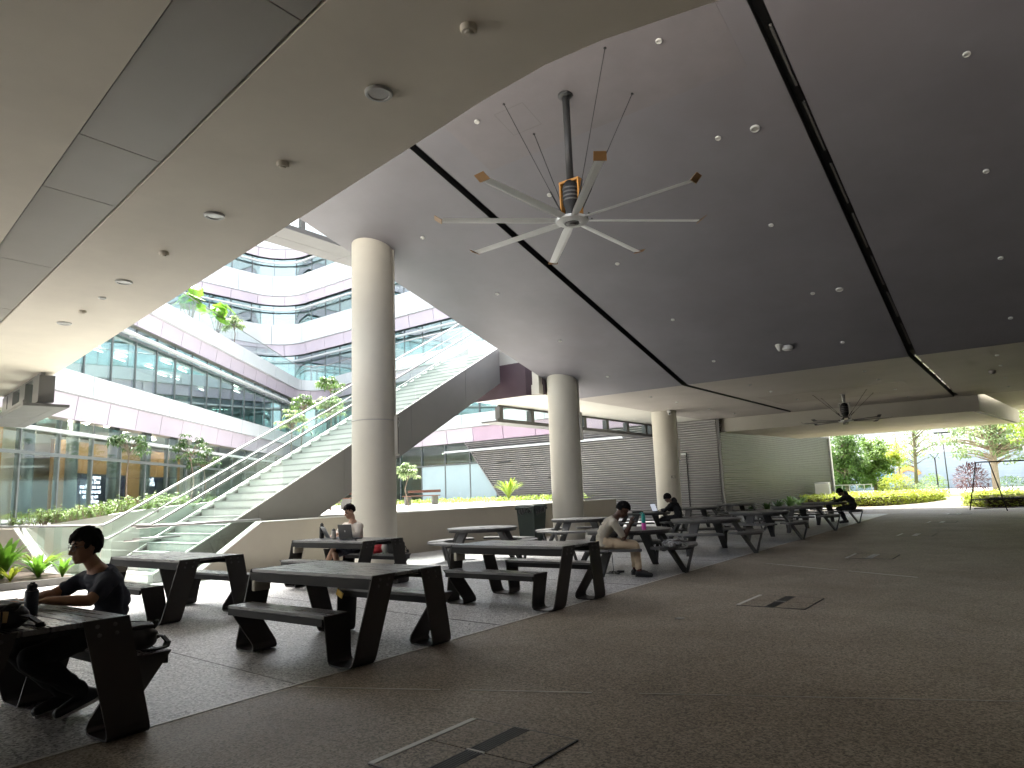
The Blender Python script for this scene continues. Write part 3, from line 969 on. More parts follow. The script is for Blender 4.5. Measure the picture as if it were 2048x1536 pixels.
class Path:
    def __init__(self, pts):
        self.p = pts
        self.s = [0.0]
        for a, b in zip(pts[:-1], pts[1:]):
            self.s.append(self.s[-1] + (b - a).length)
        self.L = self.s[-1]

    def at(self, s, o=0.0):
        s = min(max(s, 0), self.L)
        i = 0
        while i < len(self.s) - 2 and self.s[i + 1] < s:
            i += 1
        a, b = self.p[i], self.p[i + 1]
        f = (s - self.s[i]) / max(1e-9, self.s[i + 1] - self.s[i])
        d = (b - a).normalized()
        # smoothed direction
        d2 = d
        if f > .5 and i + 2 < len(self.p):
            d2 = d.lerp((self.p[i + 2] - b).normalized(), f - .5)
        elif f < .5 and i > 0:
            d2 = d.lerp((a - self.p[i - 1]).normalized(), .5 - f)
        d2 = d2.normalized()
        n = Vector((d2.y, -d2.x))
        q = a.lerp(b, f) + n * o
        return q

    def subs(self, s0, s1):
        return [s0] + [x for x in self.s if s0 + .05 < x < s1 - .05] + [s1]

def strip(path, s0, s1, z0, z1, o0, o1, th, m=None):
    m = m or MB()
    ss = path.subs(s0, s1)
    vs, fs = [], []
    for s in ss:
        a, b = path.at(s, o0), path.at(s, o1)
        c, d = path.at(s, o0 - th), path.at(s, o1 - th)
        vs += [(a.x, a.y, z0), (b.x, b.y, z1), (d.x, d.y, z1), (c.x, c.y, z0)]
    k = len(ss)
    fs.append((0, 3, 2, 1)); fs.append(tuple(4 * (k - 1) + i for i in range(4)))
    for i in range(k - 1):
        for j in range(4):
            l = (j + 1) % 4
            fs.append((4 * i + j, 4 * i + l, 4 * (i + 1) + l, 4 * (i + 1) + j))
    return m.add(vs, fs)

def panels(t, path, name, z0, z1, o0, o1, step, mt, th=.08, gap=.02, s0=0, s1=None, smooth=40):
    s1 = path.L if s1 is None else s1
    n = max(1, round((s1 - s0) / step))
    for i in range(n):
        a, b = s0 + (s1 - s0) * i / n + gap, s0 + (s1 - s0) * (i + 1) / n - gap
        strip(path, a, b, z0, z1, o0, o1, th).build(name, mt, t, smooth)

def glazing(t, path, z0, z1, step, mt, s0=0, s1=None, transoms=(), mw=.07, md=.14, alt=None):
    s1 = path.L if s1 is None else s1
    n = max(1, round((s1 - s0) / step))
    zz = [z0] + list(transoms) + [z1]
    for i in range(n):
        a, b = s0 + (s1 - s0) * i / n + .03, s0 + (s1 - s0) * (i + 1) / n - .03
        for za, zb in zip(zz[:-1], zz[1:]):
            mm = mt
            if alt and alt(a, za):
                mm = alt(a, za)
            strip(path, a, b, za + .02, zb - .02, 0, 0, .025).build("window_pane", mm, t, 40)
    m = MB()
    for i in range(n + 1):
        s = s0 + (s1 - s0) * i / n
        q, w = path.at(s, .03), path.at(s, -.12)
        d = (path.at(min(s + .1, path.L)) - path.at(max(s - .1, 0))).normalized() * (mw / 2)
        m.hexa([(q.x - d.x, q.y - d.y, z0), (q.x + d.x, q.y + d.y, z0), (w.x + d.x, w.y + d.y, z0), (w.x - d.x, w.y - d.y, z0),
                (q.x - d.x, q.y - d.y, z1), (q.x + d.x, q.y + d.y, z1), (w.x + d.x, w.y + d.y, z1), (w.x - d.x, w.y - d.y, z1)])
    for zt in transoms:
        strip(path, s0, s1, zt - .05, zt + .05, .05, .05, .15, m)
    tag(m.build("mullion_grid", M_MULL, t), kind="stuff")

def fin(t, path, z, o, s0=0, s1=None, mt=None):
    s1 = path.L if s1 is None else s1
    strip(path, s0, s1, z - .05, z + .05, o, o + .02, .22).build("sunshade_fin", mt or M_WPAN, t, 40)
    m = MB()
    n = int((s1 - s0) / 3.2)
    for i in range(n):
        s = s0 + (i + .5) * (s1 - s0) / n
        a, b = path.at(s, -.05), path.at(s, o - .1)
        m.bar((a.x, a.y, z), (b.x, b.y, z), .03, .05)
    m.build("fin_bracket", M_WPAN, t)

def storey_inside(t, path, z0, z1, depth=5.5, wall=None):
    n = 40
    m = MB()
    strip(path, 0.02, path.L - .02, z0 + .01, z0 + .06, -.2, -.2, depth, m)
    m.build("storey_floor", M_INTF, t)
    m = MB(); strip(path, 0.02, path.L - .02, z1 + .35, z1 + .45, -.2, -.2, depth, m); m.build("storey_ceiling", M_SLAB, t)
    m = MB(); strip(path, 0.02, path.L - .02, z0, z1 + .4, -depth, -depth, .2, m); m.build("inner_wall", wall or M_INT, t)

low = Path(fillet([(-21.2, 3.6), (-44.4, 33.3), (-31.5, 31.0), (-14.75, 30.9)], 1.5))
bl = thing("lower_courtyard_building", (-32, 20, plaza_z), "lower courtyard wing with white and lilac bands over long rows of windows", "building")
# where the right-hand part starts along the path
S_C = [s for s, p in zip(low.s, low.p)][1]            # start of the fillet
S_E = low.s[16]                                        # end of the fillet
s_glass_end = low.L - (26.6 - 14.75) + 2.4             # ground floor glazing stops behind the louvres
def alt_frost(s, z):
    return M_FROST if s > s_glass_end - 7.2 and z < 3.1 else None
glazing(bl, low, plaza_z, 4.38, 1.9, M_GGLASS, 0, s_glass_end, (3.2,), alt=alt_frost)
fin(bl, low, 3.92, .5, 0, S_C - 1.0)
fin(bl, low, 3.90, .55, S_E + 4, low.L - 1.2)
panels(bl, low, "lilac_panel", 4.42, 5.22, .22, .32, 2.0, M_LILAC, s1=S_E + 6)
panels(bl, low, "pink_panel", 4.42, 5.22, .22, .32, 2.0, M_PINK, s0=S_E + 6)
panels(bl, low, "white_panel", 5.24, 5.98, .48, .50, 2.9, M_WPAN, th=.4)
glazing(bl, low, 5.98, 8.58, 1.75, M_FGLASS, transoms=(8.1,))
fin(bl, low, 8.12, .5)
panels(bl, low, "lilac_panel", 8.62, 9.30, .22, .32, 2.0, M_LILAC)
panels(bl, low, "white_panel", 9.32, 10.06, .48, .50, 2.9, M_WPAN, th=.4)
for (z0, z1) in ((5.0, 5.9), (9.2, 9.95)):
    m = MB(); strip(low, 0.01, low.L - .01, z0, z1, -.02, -.02, 6.0, m); m.build("floor_slab", M_MULL, bl)
storey_inside(bl, low, plaza_z, 4.4)
storey_inside(bl, low, 5.98, 8.6)
# roof-edge glass guard
n = 26
for i in range(n):
    a, b = low.L * .02 + (S_E + 9 - low.L * .02) * i / n, low.L * .02 + (S_E + 9 - low.L * .02) * (i + 1) / n
    strip(low, a + .015, b - .015, 10.08, 11.1, .25, .25, .02).build("guard_glass", M_GLASS, bl)
m = MB(); m.tube([(*low.at(s, .25), 11.13) for s in [S_E * k / 24 + low.L * .01 for k in range(25)] + [S_E + 2 + k for k in range(8)]], .03, 8)
m.build("guard_rail", M_STEEL, bl, True)
# ground-floor interior: columns, timber wall, screens and ceiling spots
for s in (4.6, 7.2, 9.6, 12.3, 14.9, 17.5, 20):
    q = low.at(s, -.7)
    m = MB(); m.tube([(q.x, q.y, plaza_z), (q.x, q.y, 4.6)], .2, 16); m.build("interior_column", M_MULL, bl, True)
strip(low, 14.2, 26.0, plaza_z + .1, 4.4, -4.2, -4.2, .15).build("timber_wall", M_WOOD, bl)
strip(low, 8.4, 8.75, plaza_z + .1, 4.4, -2.6, -2.6, .15).build("timber_post", M_WOOD, bl)
q0, q1 = low.at(8.6, -3), low.at(4.5, -3)
m = MB(); m.hexa([(q1.x, q1.y, plaza_z + .1), (q0.x, q0.y, plaza_z + .1), (q0.x, q0.y + .15, plaza_z + .1), (q1.x, q1.y + .15, plaza_z + .1),
                  (q1.x, q1.y, plaza_z + .3), (q0.x, q0.y, 2.9), (q0.x, q0.y + .15, 2.9), (q1.x, q1.y + .15, plaza_z + .3)]); m.build("timber_stair_side", M_WOOD, bl)
M_SCR = mat("screen_navy", (0.012, 0.016, 0.07), 0.3, var=0.05)
M_SCRT = mat_emit("screen_text", (0.85, 0.9, 1.0), 1.1)
M_SPOT = mat_emit("interior_spot_glow", (1.0, 0.86, 0.66), 80.0)
M_STRIPL = mat_emit("interior_strip_glow", (1.0, 0.92, 0.8), 5.0)
M_SCRY = mat("screen_yellow", (0.8, 0.55, 0.06), 0.4, var=0.3, scale=3)
M_SCRB = mat("screen_blue", (0.12, 0.3, 0.7), 0.4, var=0.2, scale=2)
def inner_screen(s0, s1, z0, z1, o, mt):
    return strip(low, s0, s1, z0, z1, o, o, .06).build("wall_screen", mt, bl)
inner_screen(10.9, 14.3, 1.55, 2.75, -1.2, M_SCR)
inner_screen(15.6, 18.4, 1.55, 2.75, -1.2, M_SCR)
inner_screen(2.3, 3.6, 2.1, 3.1, -3.5, M_SCRY)
inner_screen(6.2, 8.2, 2.0, 3.1, -3.6, M_SCRB)
dseg = (low.at(16, 0) - low.at(13, 0)).normalized()
angz = math.atan2(dseg.y, dseg.x)
for s, lines in ((11.0, ["            conve", "      , the Desi", "me focuses on", "a new generati", "   ocusing on", "      (tradition"]),
                 (15.7, ["et with AI", "gence (EQ)", "  it's", "c"])):
    for i, ln in enumerate(lines):
        q = low.at(s, -1.17)
        text_obj("screen_lettering", ln, .24, (q.x, q.y, 2.55 - i * .185), (R(90), 0, angz), M_SCRT, bl)
rng = random.Random(3)
for i in range(20):
    s, o = 1.5 + i * 1.3, -rng.uniform(.8, 3.8)
    q = low.at(s, o)
    m = MB(); m.lathe([(.065, 0), (.065, -.02), (.02, -.021)], 12, (q.x, q.y, 4.73)); m.build("ceiling_spot", M_SPOT, bl)
for i in range(22):
    s, o = 6 + i * 1.15, -rng.uniform(1.2, 4.6)
    q, q2 = low.at(s, o), low.at(s + 1.0, o)
    m = MB(); m.bar((q.x, q.y, 8.8), (q2.x, q2.y, 8.8), .05, .03); m.build("ceiling_strip_lamp", M_STRIPL, bl)

up = Path(fillet([(-48.1, 8.0), (-48.1, 34.0), (-14.6, 33.1)], 3.0, 18))
bu = thing("upper_courtyard_building", (-44, 30, 10), "tall curved courtyard building with stacked white and lilac bands", "building")
z = 10.0
for (zg0, zl, zw0, zw1) in ((10.06, 12.85, 13.72, 15.28), (15.28, 16.98, 17.68, 19.26), (19.26, 20.9, 21.6, 23.2)):
    glazing(bu, up, zg0, zl - .04, 1.75, M_FGLASS, mw=.06)
    fin(bu, up, zl - .5, .55)
    panels(bu, up, "lilac_panel", zl, zw0 - .02, .24, .34, 2.3, M_LILAC)
    panels(bu, up, "white_panel", zw0, zw1, .5, .52, 3.0, M_WPAN, th=.45)
    m = MB(); strip(up, 0.01, up.L - .01, zl + .3, zw1 - .3, -.02, -.02, 6.0, m); m.build("floor_slab", M_MULL, bu)
    storey_inside(bu, up, zg0, zl)
m = MB(); m.prism([(-48.2, 8), (-27, 8), (-42, 28), (-42, 32.6), (-31.5, 31.6), (-14.6, 31.6), (-14.6, 33.2), (-48.2, 34.1)], 9.96, 10.03)
m.build("roof_terrace", M_SLAB, bu)
# ================================================================ furniture
M_TPLANK = mat("charcoal_table_plank", (0.135, 0.135, 0.138), 0.28, var=0.09, scale=2, stretch=(.5, 7, 7), spec=0.6)
M_TSTEEL = mat("charcoal_table_steel", (0.042, 0.039, 0.037), 0.5, metal=0.25, var=0.12, scale=2.0)
M_APRON = mat("black_table_apron", (0.017, 0.0165, 0.0165), 0.65, var=0.1, spec=0.25)
M_BOLT = mat("bolt_steel", (0.12, 0.12, 0.12), 0.4, metal=0.8)
M_SOCK = mat("beige_socket_box", (0.50, 0.46, 0.38), 0.55, var=0.04)
M_YTAG = mat("yellow_sticker", (0.75, 0.45, 0.03), 0.5)
M_WTAG = mat("white_sticker", (0.75, 0.76, 0.76), 0.4)
M_RWOOD = mat("grey_weathered_plank", (0.10, 0.098, 0.096), 0.5, var=0.22, scale=4, stretch=(1, 1, 1), bump=0.15, bscale=40)
M_RLEG = mat("grey_weathered_leg", (0.05, 0.049, 0.049), 0.6, var=0.2, scale=3)

def picnic_proto():
    """rectangular picnic table with two benches carried on bent steel legs; local frame, long axis X"""
    t = thing("picnic_table", (0, 0, 0), "x", "table", "rectangular picnic tables")
    L, W, Z = .905, .43, .742
    n = 6
    w = 2 * W / n
    for i in range(n):
        y0 = -W + i * w
        m = MB(); m.box(-L + .01, L - .01, y0 + .007, y0 + w - .007, Z - .03, Z); m.build("table_plank", M_TPLANK, t)
    m = MB(); m.box(-L + .03, L - .03, -W + .03, W - .03, Z - .06, Z - .045); m.build("gap_shade_sheet", M_APRON, t)  # added dark sheet so the plank gaps look shaded
    for s in (-1, 1):
        m = MB(); m.box(-L + .02, L - .02, s * (W - .005) - .02, s * (W - .005) + .02, Z - .115, Z - .032); m.build("apron", M_APRON, t)
    for s in (-1, 1):
        m = MB(); m.box(s * (L - .275) - .025, s * (L - .275) + .025, -W + .03, W - .03, Z - .09, Z - .032); m.build("cross_rail", M_TSTEEL, t)
    for s in (-1, 1):
        for k in range(3):
            y0 = s * .53 + (k * .088 if s > 0 else -(k + 1) * .088)
            m = MB(); m.box(-.70, .70, y0 + .004, y0 + .083, .425, .452); m.build("bench_plank", M_TPLANK, t)
        for yy in (.54, .785):
            m = MB(); m.box(-.69, .69, s * yy - .012, s * yy + .012, .365, .423); m.build("bench_rail", M_APRON, t)
    th = .012
    for sx in (-1, 1):
        for sy in (-1, 1):
            prof = [(.905, .744, .165, .43), (.862, .085, .345, .60), (.852, .04, .355, .612), (.828, .012, .36, .617), (.79, .004, .362, .618),
                    (.60, .004, .362, .618), (.56, .012, .36, .617), (.54, .04, .362, .618), (.545, .085, .372, .628), (.712, .454, .525, .80)]
            vs = []
            k = len(prof)
            for i, (x, z, ya, yb) in enumerate(prof):
                a = prof[max(0, i - 1)]; b = prof[min(k - 1, i + 1)]
                tx, tz = b[0] - a[0], b[1] - a[1]
                l = math.hypot(tx, tz); nx, nz = -tz / l, tx / l      # inner normal
                if nx > 0 and i < 5:
                    pass
                for (yy, o) in ((ya, 0), (yb, 0), (yb, 1), (ya, 1)):
                    vs.append((sx * (x - nx * th * o * (1)), sy * yy, z - nz * th * o))
            fs = [(0, 1, 2, 3), tuple(4 * (k - 1) + q for q in (3, 2, 1, 0))]
            for i in range(k - 1):
                for q in range(4):
                    r_ = (q + 1) % 4
                    fs.append((4 * i + q, 4 * i + r_, 4 * (i + 1) + r_, 4 * (i + 1) + q))
            m = MB(); m.add(vs, fs)
            m.build("leg", M_TSTEEL, t)
            for (f, yy) in ((.06, .10), (.06, .20), (.14, .10), (.14, .20)):
                x = .905 - .043 * f + .004; z = .744 - .659 * f; y = .165 + .18 * f + (yy - .03)
                m = MB(); m.lathe([(.012, 0), (.012, .005), (.006, .007)], 8, (sx * x, sy * y, z), Matrix.Rotation(sx * R(90 - 0), 3, 'Y'))
                m.build("bolt", M_BOLT, t)
    # power socket box under the top
    m = MB(); m.rbox((-.82, -.36, .585), (.05, .19, .105), .012); m.build("socket_box", M_SOCK, t)
    m = MB(); m.rbox((-.79, .22, .60), (.19, .05, .09), .012); m.build("socket_box", M_SOCK, t)
    return t
pt = picnic_proto()
pts = [((-5.52, 1.74), "nearest black picnic table, at which the man in navy works"),
       ((-5.60, 4.66), "empty black picnic table in the foreground centre, with a yellow sticker on a leg"),
       ((-5.62, 7.72), "black picnic table in front of the man in beige, pale mark on its foot"),
       ((-9.42, 5.0), "black picnic table behind the man in navy, before the stair foot"),
       ((-9.50, 7.98), "black picnic table where the man in the white shirt sits")]
TABLES = []
for i, ((x, y), lab) in enumerate(pts):
    o = pt if i == 0 else copy_tree(pt, (x, y, 0))
    if i == 0:
        o.location = (x, y, 0)
    o["label"] = lab
    TABLES.append(o)
m = MB(); m.cbox((-.60, .455, .40), (.10, .012, .06), Matrix.Rotation(R(25), 3, 'Y') @ Matrix.Rotation(R(0), 3, 'Z'))
o = m.build("sticker", M_YTAG, TABLES[1])
m = MB(); m.box(.66, .77, -.615, -.37, .0165, .019); m.build("pale_patch", M_WTAG, TABLES[2])

def round_proto():
    t = thing("round_picnic_table", (0, 0, 0), "x", "table", "round picnic tables")
    Z, RT = .712, .745
    n = 16
    for k in range(n):
        a0, a1 = 2 * math.pi * k / n + .006, 2 * math.pi * (k + 1) / n - .006
        poly = [(.05 * math.cos(a0), .05 * math.sin(a0))] + [(RT * math.cos(a0 + (a1 - a0) * j / 4), RT * math.sin(a0 + (a1 - a0) * j / 4)) for j in range(5)] + [(.05 * math.cos(a1), .05 * math.sin(a1))]
        m = MB(); m.prism(poly, Z - .035, Z); m.build("top_plank", M_RWOOD, t)
    m = MB(); m.lathe([(.06, Z - .03), (.06, Z + .003), (.03, Z + .006)], 16); m.build("centre_cap", M_RLEG, t, True)
    m = MB(); m.lathe([(RT - .06, Z - .075), (RT - .03, Z - .075), (RT - .03, Z - .036), (RT - .06, Z - .036)], 40); m.build("rim_band", M_RLEG, t, 30)
    for q in range(4):
        A = q * math.pi / 2
        ca, sa = math.cos(A), math.sin(A)
        def P(r, w, z):
            return (r * ca - w * sa, r * sa + w * ca, z)
        # main leg board
        m = MB()
        m.hexa([P(1.00, -.05, 0), P(1.06, -.05, 0), P(1.06, .05, 0), P(1.00, .05, 0),
                P(.56, -.105, Z - .037), P(.62, -.105, Z - .037), P(.62, .105, Z - .037), P(.56, .105, Z - .037)])
        m.build("leg", M_RLEG, t)
        m = MB(); m.hexa([P(1.03, -.028, .0), P(1.065, -.028, .0), P(1.065, .028, .0), P(1.03, .028, .0),
                          P(1.165, -.028, .41), P(1.195, -.028, .41), P(1.195, .028, .41), P(1.165, .028, .41)]); m.build("strut", M_RLEG, t)
        m = MB(); m.hexa([P(.80, -.04, .36), P(1.17, -.04, .38), P(1.17, .04, .38), P(.80, .04, .36),
                          P(.80, -.04, .41), P(1.17, -.04, .41), P(1.17, .04, .41), P(.80, .04, .41)]); m.build("bench_bearer", M_RLEG, t)
        # curved bench: two rings of planks
        h = R(38)
        for (r0, r1) in ((.835, 1.0), (1.008, 1.175)):
            for j in range(3):
                b0, b1 = A - h + 2 * h * j / 3 + .004, A - h + 2 * h * (j + 1) / 3 - .004
                ks = [b0 + (b1 - b0) * i / 5 for i in range(6)]
                poly = [(r0 * math.cos(a), r0 * math.sin(a)) for a in ks] + [(r1 * math.cos(a), r1 * math.sin(a)) for a in reversed(ks)]
                m = MB(); m.prism(poly, .412, .452); m.build("bench_plank", M_RWOOD, t)
    return t
rp = round_proto()
rts = [((-5.93, 11.28), "round grey picnic table beside the man in beige, with a two-tone bottle on top"),
       ((-5.93, 14.90), "round grey picnic table next behind the one with the two-tone bottle"),
       ((-5.93, 18.50), "round picnic table in the walkway row, third of its row from the man in beige"),
       ((-5.95, 22.10), "round picnic table in the walkway row, fourth of its row"),
       ((-6.05, 25.90), "farthest round picnic table, where the hunched dark figure sits"),
       ((-9.62, 11.75), "round grey picnic table near the nearest column, in the row by the parapet"),
       ((-9.50, 15.55), "round grey picnic table in front of the dark green bin"),
       ((-9.50, 19.25), "round picnic table with a laptop, at the end of the parapet wall"),
       ((-9.45, 22.95), "round picnic table in front of the farthest column"),
       ((-9.40, 26.75), "round picnic table farthest along the louvred wall side")]
for i, ((x, y), lab) in enumerate(rts):
    o = rp if i == 0 else copy_tree(rp, (x, y, 0))
    if i == 0:
        o.location = (x, y, 0)
    o["label"] = lab

# ---------------------------------------------------------------- big ceiling fans
M_BLADE = mat("fan_blade_aluminium", (0.74, 0.75, 0.73), 0.5, metal=0.0, var=0.05)
M_TIP = mat("fan_tip_orange", (0.26, 0.14, 0.05), 0.5, var=0.1)
M_RODBLK = mat("black_rod_paint", (0.03, 0.03, 0.031), 0.5, var=0.1)
M_ORANGE = mat("orange_bracket", (0.48, 0.21, 0.025), 0.5, var=0.08)
def fan(c, ztop, hub_z, Rb, a0, anchors, label, rodm, blade_mat, tipm, brm):
    x, y = c
    t = thing("ceiling_fan", (x, y, hub_z), label, "ceiling fan", "large ceiling fans")
    m = MB(); m.tube([(x, y, ztop), (x, y, hub_z + .62)], .055, 16); m.build("down_rod", rodm, t, True)
    m = MB(); m.lathe([(.12, .02), (.12, -.015), (.07, -.03)], 20, (x, y, ztop)); m.build("ceiling_plate", rodm, t, True)
    m = MB()
    m.box(x - .17, x + .17, y - .055, y + .055, hub_z + .60, hub_z + .635)
    m.box(x - .17, x - .145, y - .05, y + .05, hub_z + .05, hub_z + .60)
    m.box(x + .145, x + .17, y - .05, y + .05, hub_z + .05, hub_z + .60)
    m.build("motor_bracket", brm, t)
    m = MB(); m.lathe([(.07, .62), (.115, .56), (.12, .50), (.12, .24), (.09, .20), (.09, .10), (.15, .06), (.15, .03)], 22, (x, y, hub_z)); m.build("motor", M_BLACK, t, 40)
    m = MB()
    for z in (.30, .36, .42, .48):
        m.lathe([(.127, z), (.127, z + .02)], 22, (x, y, hub_z))
    m.build("motor_fins", M_DARKMET, t)
    m = MB(); m.lathe([(.20, .035), (.245, .02), (.245, -.02), (.20, -.04), (.12, -.045), (.11, -.02)], 36, (x, y, hub_z)); m.build("hub", M_BLADE, t, 40)
    m = MB(); m.lathe([(.10, -.03), (.10, -.05), (.06, -.055), (.05, -.07), (.015, -.072)], 20, (x, y, hub_z)); m.build("hub_cap", M_DARKMET, t, 40)
    for k in range(8):
        A = a0 + k * math.pi / 4
        d, s = Vector((math.cos(A), math.sin(A), 0)), Vector((-math.sin(A), math.cos(A), 0))
        up_ = Vector((0, 0, 1))
        def blade_sec(r, w, tilt):
            q = s * math.cos(tilt) + up_ * math.sin(tilt)
            nn = -s * math.sin(tilt) + up_ * math.cos(tilt)
            c0 = Vector((x, y, hub_z)) + d * r
            return [c0 + q * (-w) , c0 + q * (-w * .4) + nn * .012, c0 + q * (w * .3) + nn * .014, c0 + q * w, c0 + q * (w * .3) - nn * .004, c0 + q * (-w * .4) - nn * .006]
        secs = [blade_sec(.22, .06, R(14)), blade_sec(.5, .072, R(12)), blade_sec(Rb - .12, .066, R(8))]
        vs = [p for sec in secs for p in sec]
        fs = [tuple(range(5, -1, -1)), tuple(12 + i for i in range(6))]
        for i in range(2):
            for j in range(6):
                l = (j + 1) % 6
                fs.append((6 * i + j, 6 * i + l, 6 * (i + 1) + l, 6 * (i + 1) + j))
        b = MB().add(vs, fs).build("blade", blade_mat, t)
        # upturned winglet at the tip
        c0 = Vector((x, y, hub_z)) + d * (Rb - .12)
        m = MB()
        m.hexa([c0 + s * -.085 - up_ * .02, c0 + d * .012 + s * -.085 - up_ * .02, c0 + d * .012 + s * .085 - up_ * .02, c0 + s * .085 - up_ * .02,
                c0 + d * .10 + s * -.10 + up_ * .05, c0 + d * .11 + s * -.10 + up_ * .05, c0 + d * .11 + s * .06 + up_ * .055, c0 + d * .10 + s * .06 + up_ * .055])
        m.build("winglet", tipm, b)
        m = MB(); m.lathe([(.014, 0), (.014, .02)], 8, tuple(Vector((x, y, hub_z + .02)) + d * .3)); m.build("blade_bolt", M_BLACK, b)
    for (ax, ay, az) in anchors:
        e = Vector((x, y, hub_z + .16)) + (Vector((ax, ay, 0)) - Vector((x, y, 0))).normalized() * .16
        m = MB(); m.tube([(ax, ay, az), tuple(e)], .0055, 5); m.tube([tuple(e), tuple(Vector((ax, ay, az)).lerp(e, .82))], .012, 6)
        m.build("guy_wire", M_BLACK, t)
        m = MB(); m.lathe([(.022, .01), (.022, -.012)], 10, (ax, ay, az)); m.build("anchor", M_BLACK, t)
    return t
fan((-5.14, 8.61), zs(8.61), 5.40, 2.06, R(42), [(-6.09, 8.29, zs(8.29)), (-6.05, 9.05, zs(9.05)), (-4.17, 8.13, zs(8.13)), (-4.23, 9.04, zs(9.04))],
    "large pale ceiling fan with orange blade tips hanging on a long rod over the tables", M_RODBLK, M_BLADE, M_TIP, M_ORANGE)
fan((-5.15, 26.3), ZC, 3.46, 1.45, R(12), [(-6.0, 25.7, ZC), (-6.0, 26.9, ZC), (-4.3, 25.7, ZC), (-4.3, 26.9, ZC)],
    "dark ceiling fan on a short rod in front of the garden opening", M_GREYMET, M_DARKMET, M_DARKMET, M_GREYMET)

# ---------------------------------------------------------------- wheelie bin
M_BIN = mat("dark_green_bin_plastic", (0.018, 0.028, 0.024), 0.5, var=0.12)
M_BINBAG = mat("black_bin_bag", (0.02, 0.02, 0.02), 0.35, var=0.2, bump=0.5, bscale=20)
t = thing("wheelie_bin", (-11.55, 16.3, 0), "dark green wheelie bin standing against the parapet wall", "bin")
bx, by = -11.55, 16.3
m = MB(); m.hexa([(bx - .24, by - .24, .06), (bx + .24, by - .24, .06), (bx + .24, by + .24, .06), (bx - .24, by + .24, .06),
                  (bx - .30, by - .30, .98), (bx + .30, by - .30, .98), (bx + .30, by + .30, .98), (bx - .30, by + .30, .98)]); m.build("body", M_BIN, t)
m = MB(); m.box(bx - .325, bx + .325, by - .325, by + .325, .94, 1.0); m.build("rim", M_BIN, t)
m = MB(); m.rbox((bx, by, 1.03), (.66, .68, .07), .06); m.build("lid", M_BIN, t, 40)
m = MB(); m.tube([(bx - .3, by - .36, 1.0), (bx + .3, by - .36, 1.0)], .018, 8); m.build("handle", M_BIN, t, True)
for s in (-1, 1):
    m = MB(); m.lathe([(.09, -.02), (.1, 0), (.09, .02)], 18, (bx + .26 * s, by + .2, .1), Matrix.Rotation(R(90), 3, 'Y')); m.build("wheel", M_BLACK, t, True)
rng = random.Random(5)
m = MB()
for k in range(26):
    a = k / 26 * 2 * math.pi
    p = (bx + .34 * math.cos(a) * 1.0, by + .34 * math.sin(a), .93 + rng.uniform(-.06, .03))
    m.ell(p, (Vector((.05, 0, 0)), Vector((0, .05, 0)), Vector((0, 0, rng.uniform(.05, .1)))), 7, 5)
m.build("bag_edge", M_BINBAG, t, True)
m = MB(); m.cbox((bx - .1, by, 1.075), (.3, .2, .012), Matrix.Rotation(R(12), 3, 'Z')); tag(m.build("folded_newspaper", M_WTAG), "folded white paper lying on the bin lid", "paper")

# ---------------------------------------------------------------- bottles, laptops, bags
M_MATBLK = mat("matt_black_coating", (0.014, 0.014, 0.015), 0.5, var=0.1)
M_NAVYB = mat("navy_bottle_coating", (0.02, 0.025, 0.045), 0.45, var=0.1)
M_SILV = mat("laptop_aluminium", (0.32, 0.33, 0.35), 0.35, metal=0.8, var=0.03)
M_KEYS = mat("laptop_keys", (0.02, 0.02, 0.022), 0.5)
M_SCREEN = mat_emit("laptop_screen_glow", (0.75, 0.8, 0.9), 0.12)
M_TEAL = mat("teal_translucent_plastic", (0.02, 0.30, 0.26), 0.3, var=0.05)
M_MAGENTA = mat("magenta_translucent_plastic", (0.75, 0.10, 0.48), 0.3, var=0.05)

def bottle(x, y, z, h, r, body, cap, label, kind="flask", capm=None):
    t = thing("water_bottle", (x, y, z), label, "bottle")
    m = MB(); m.lathe([(r * .92, 0), (r, .008), (r, h * .72), (r * .8, h * .78), (r * .62, h * .82)], 24, (x, y, z)); m.build("body", body, t, 40)
    m = MB(); m.lathe([(r * .7, h * .80), (r * .72, h * .92), (r * .4, h * .95), (r * .3, h * 1.0)], 20, (x, y, z)); m.build("cap", cap, t, 40)
    if kind == "loop":
        m = MB(); m.tube([(x - r * .75, y, z + h * .86)] + [(x - r * 1.0 - .018 * math.sin(a), y, z + h * (.86 - .11 * a / math.pi)) for a in [0.4 * k for k in range(1, 8)]] + [(x - r * .98, y, z + h * .72)], .006, 6)
        m.build("carry_loop", cap, t, True)
        m = MB(); m.lathe([(r * .62, h * .86), (r * .62, h * .94), (r * .3, h * .955)], 18, (x, y, z)); m.build("screw_collar", cap, t, 40)
        m = MB(); m.lathe([(r * 1.01, h * .735), (r * 1.01, h * .745)], 24, (x, y, z)); m.build("neck_ring", M_STEEL, t)
    return t
TZ = .7425
bottle(-5.30, 1.87, TZ, .205, .040, M_NAVYB, M_MATBLK, "navy flask with a carry loop on the nearest picnic table", "loop")
bottle(-10.24, 8.05, TZ, .27, .042, M_MATBLK, M_MATBLK, "tall black flask on the table of the man in white", "flask")
bottle(-9.82, 7.97, TZ, .175, .04, M_GREYMET, M_MATBLK, "short grey tumbler with black lid beside the black laptop", "flask")
t = thing("water_bottle", (-5.5, 11.05, .712), "two-tone teal and pink bottle on the round table beside the man in beige", "bottle")
m = MB(); m.lathe([(.034, .0), (.037, .006), (.037, .10), (.0365, .112)], 24, (-5.5, 11.05, .7125)); m.build("pink_body", M_MAGENTA, t, 40)
m = MB(); m.lathe([(.0365, .1125), (.036, .205), (.032, .225)], 24, (-5.5, 11.05, .7125)); m.build("teal_body", M_TEAL, t, 40)
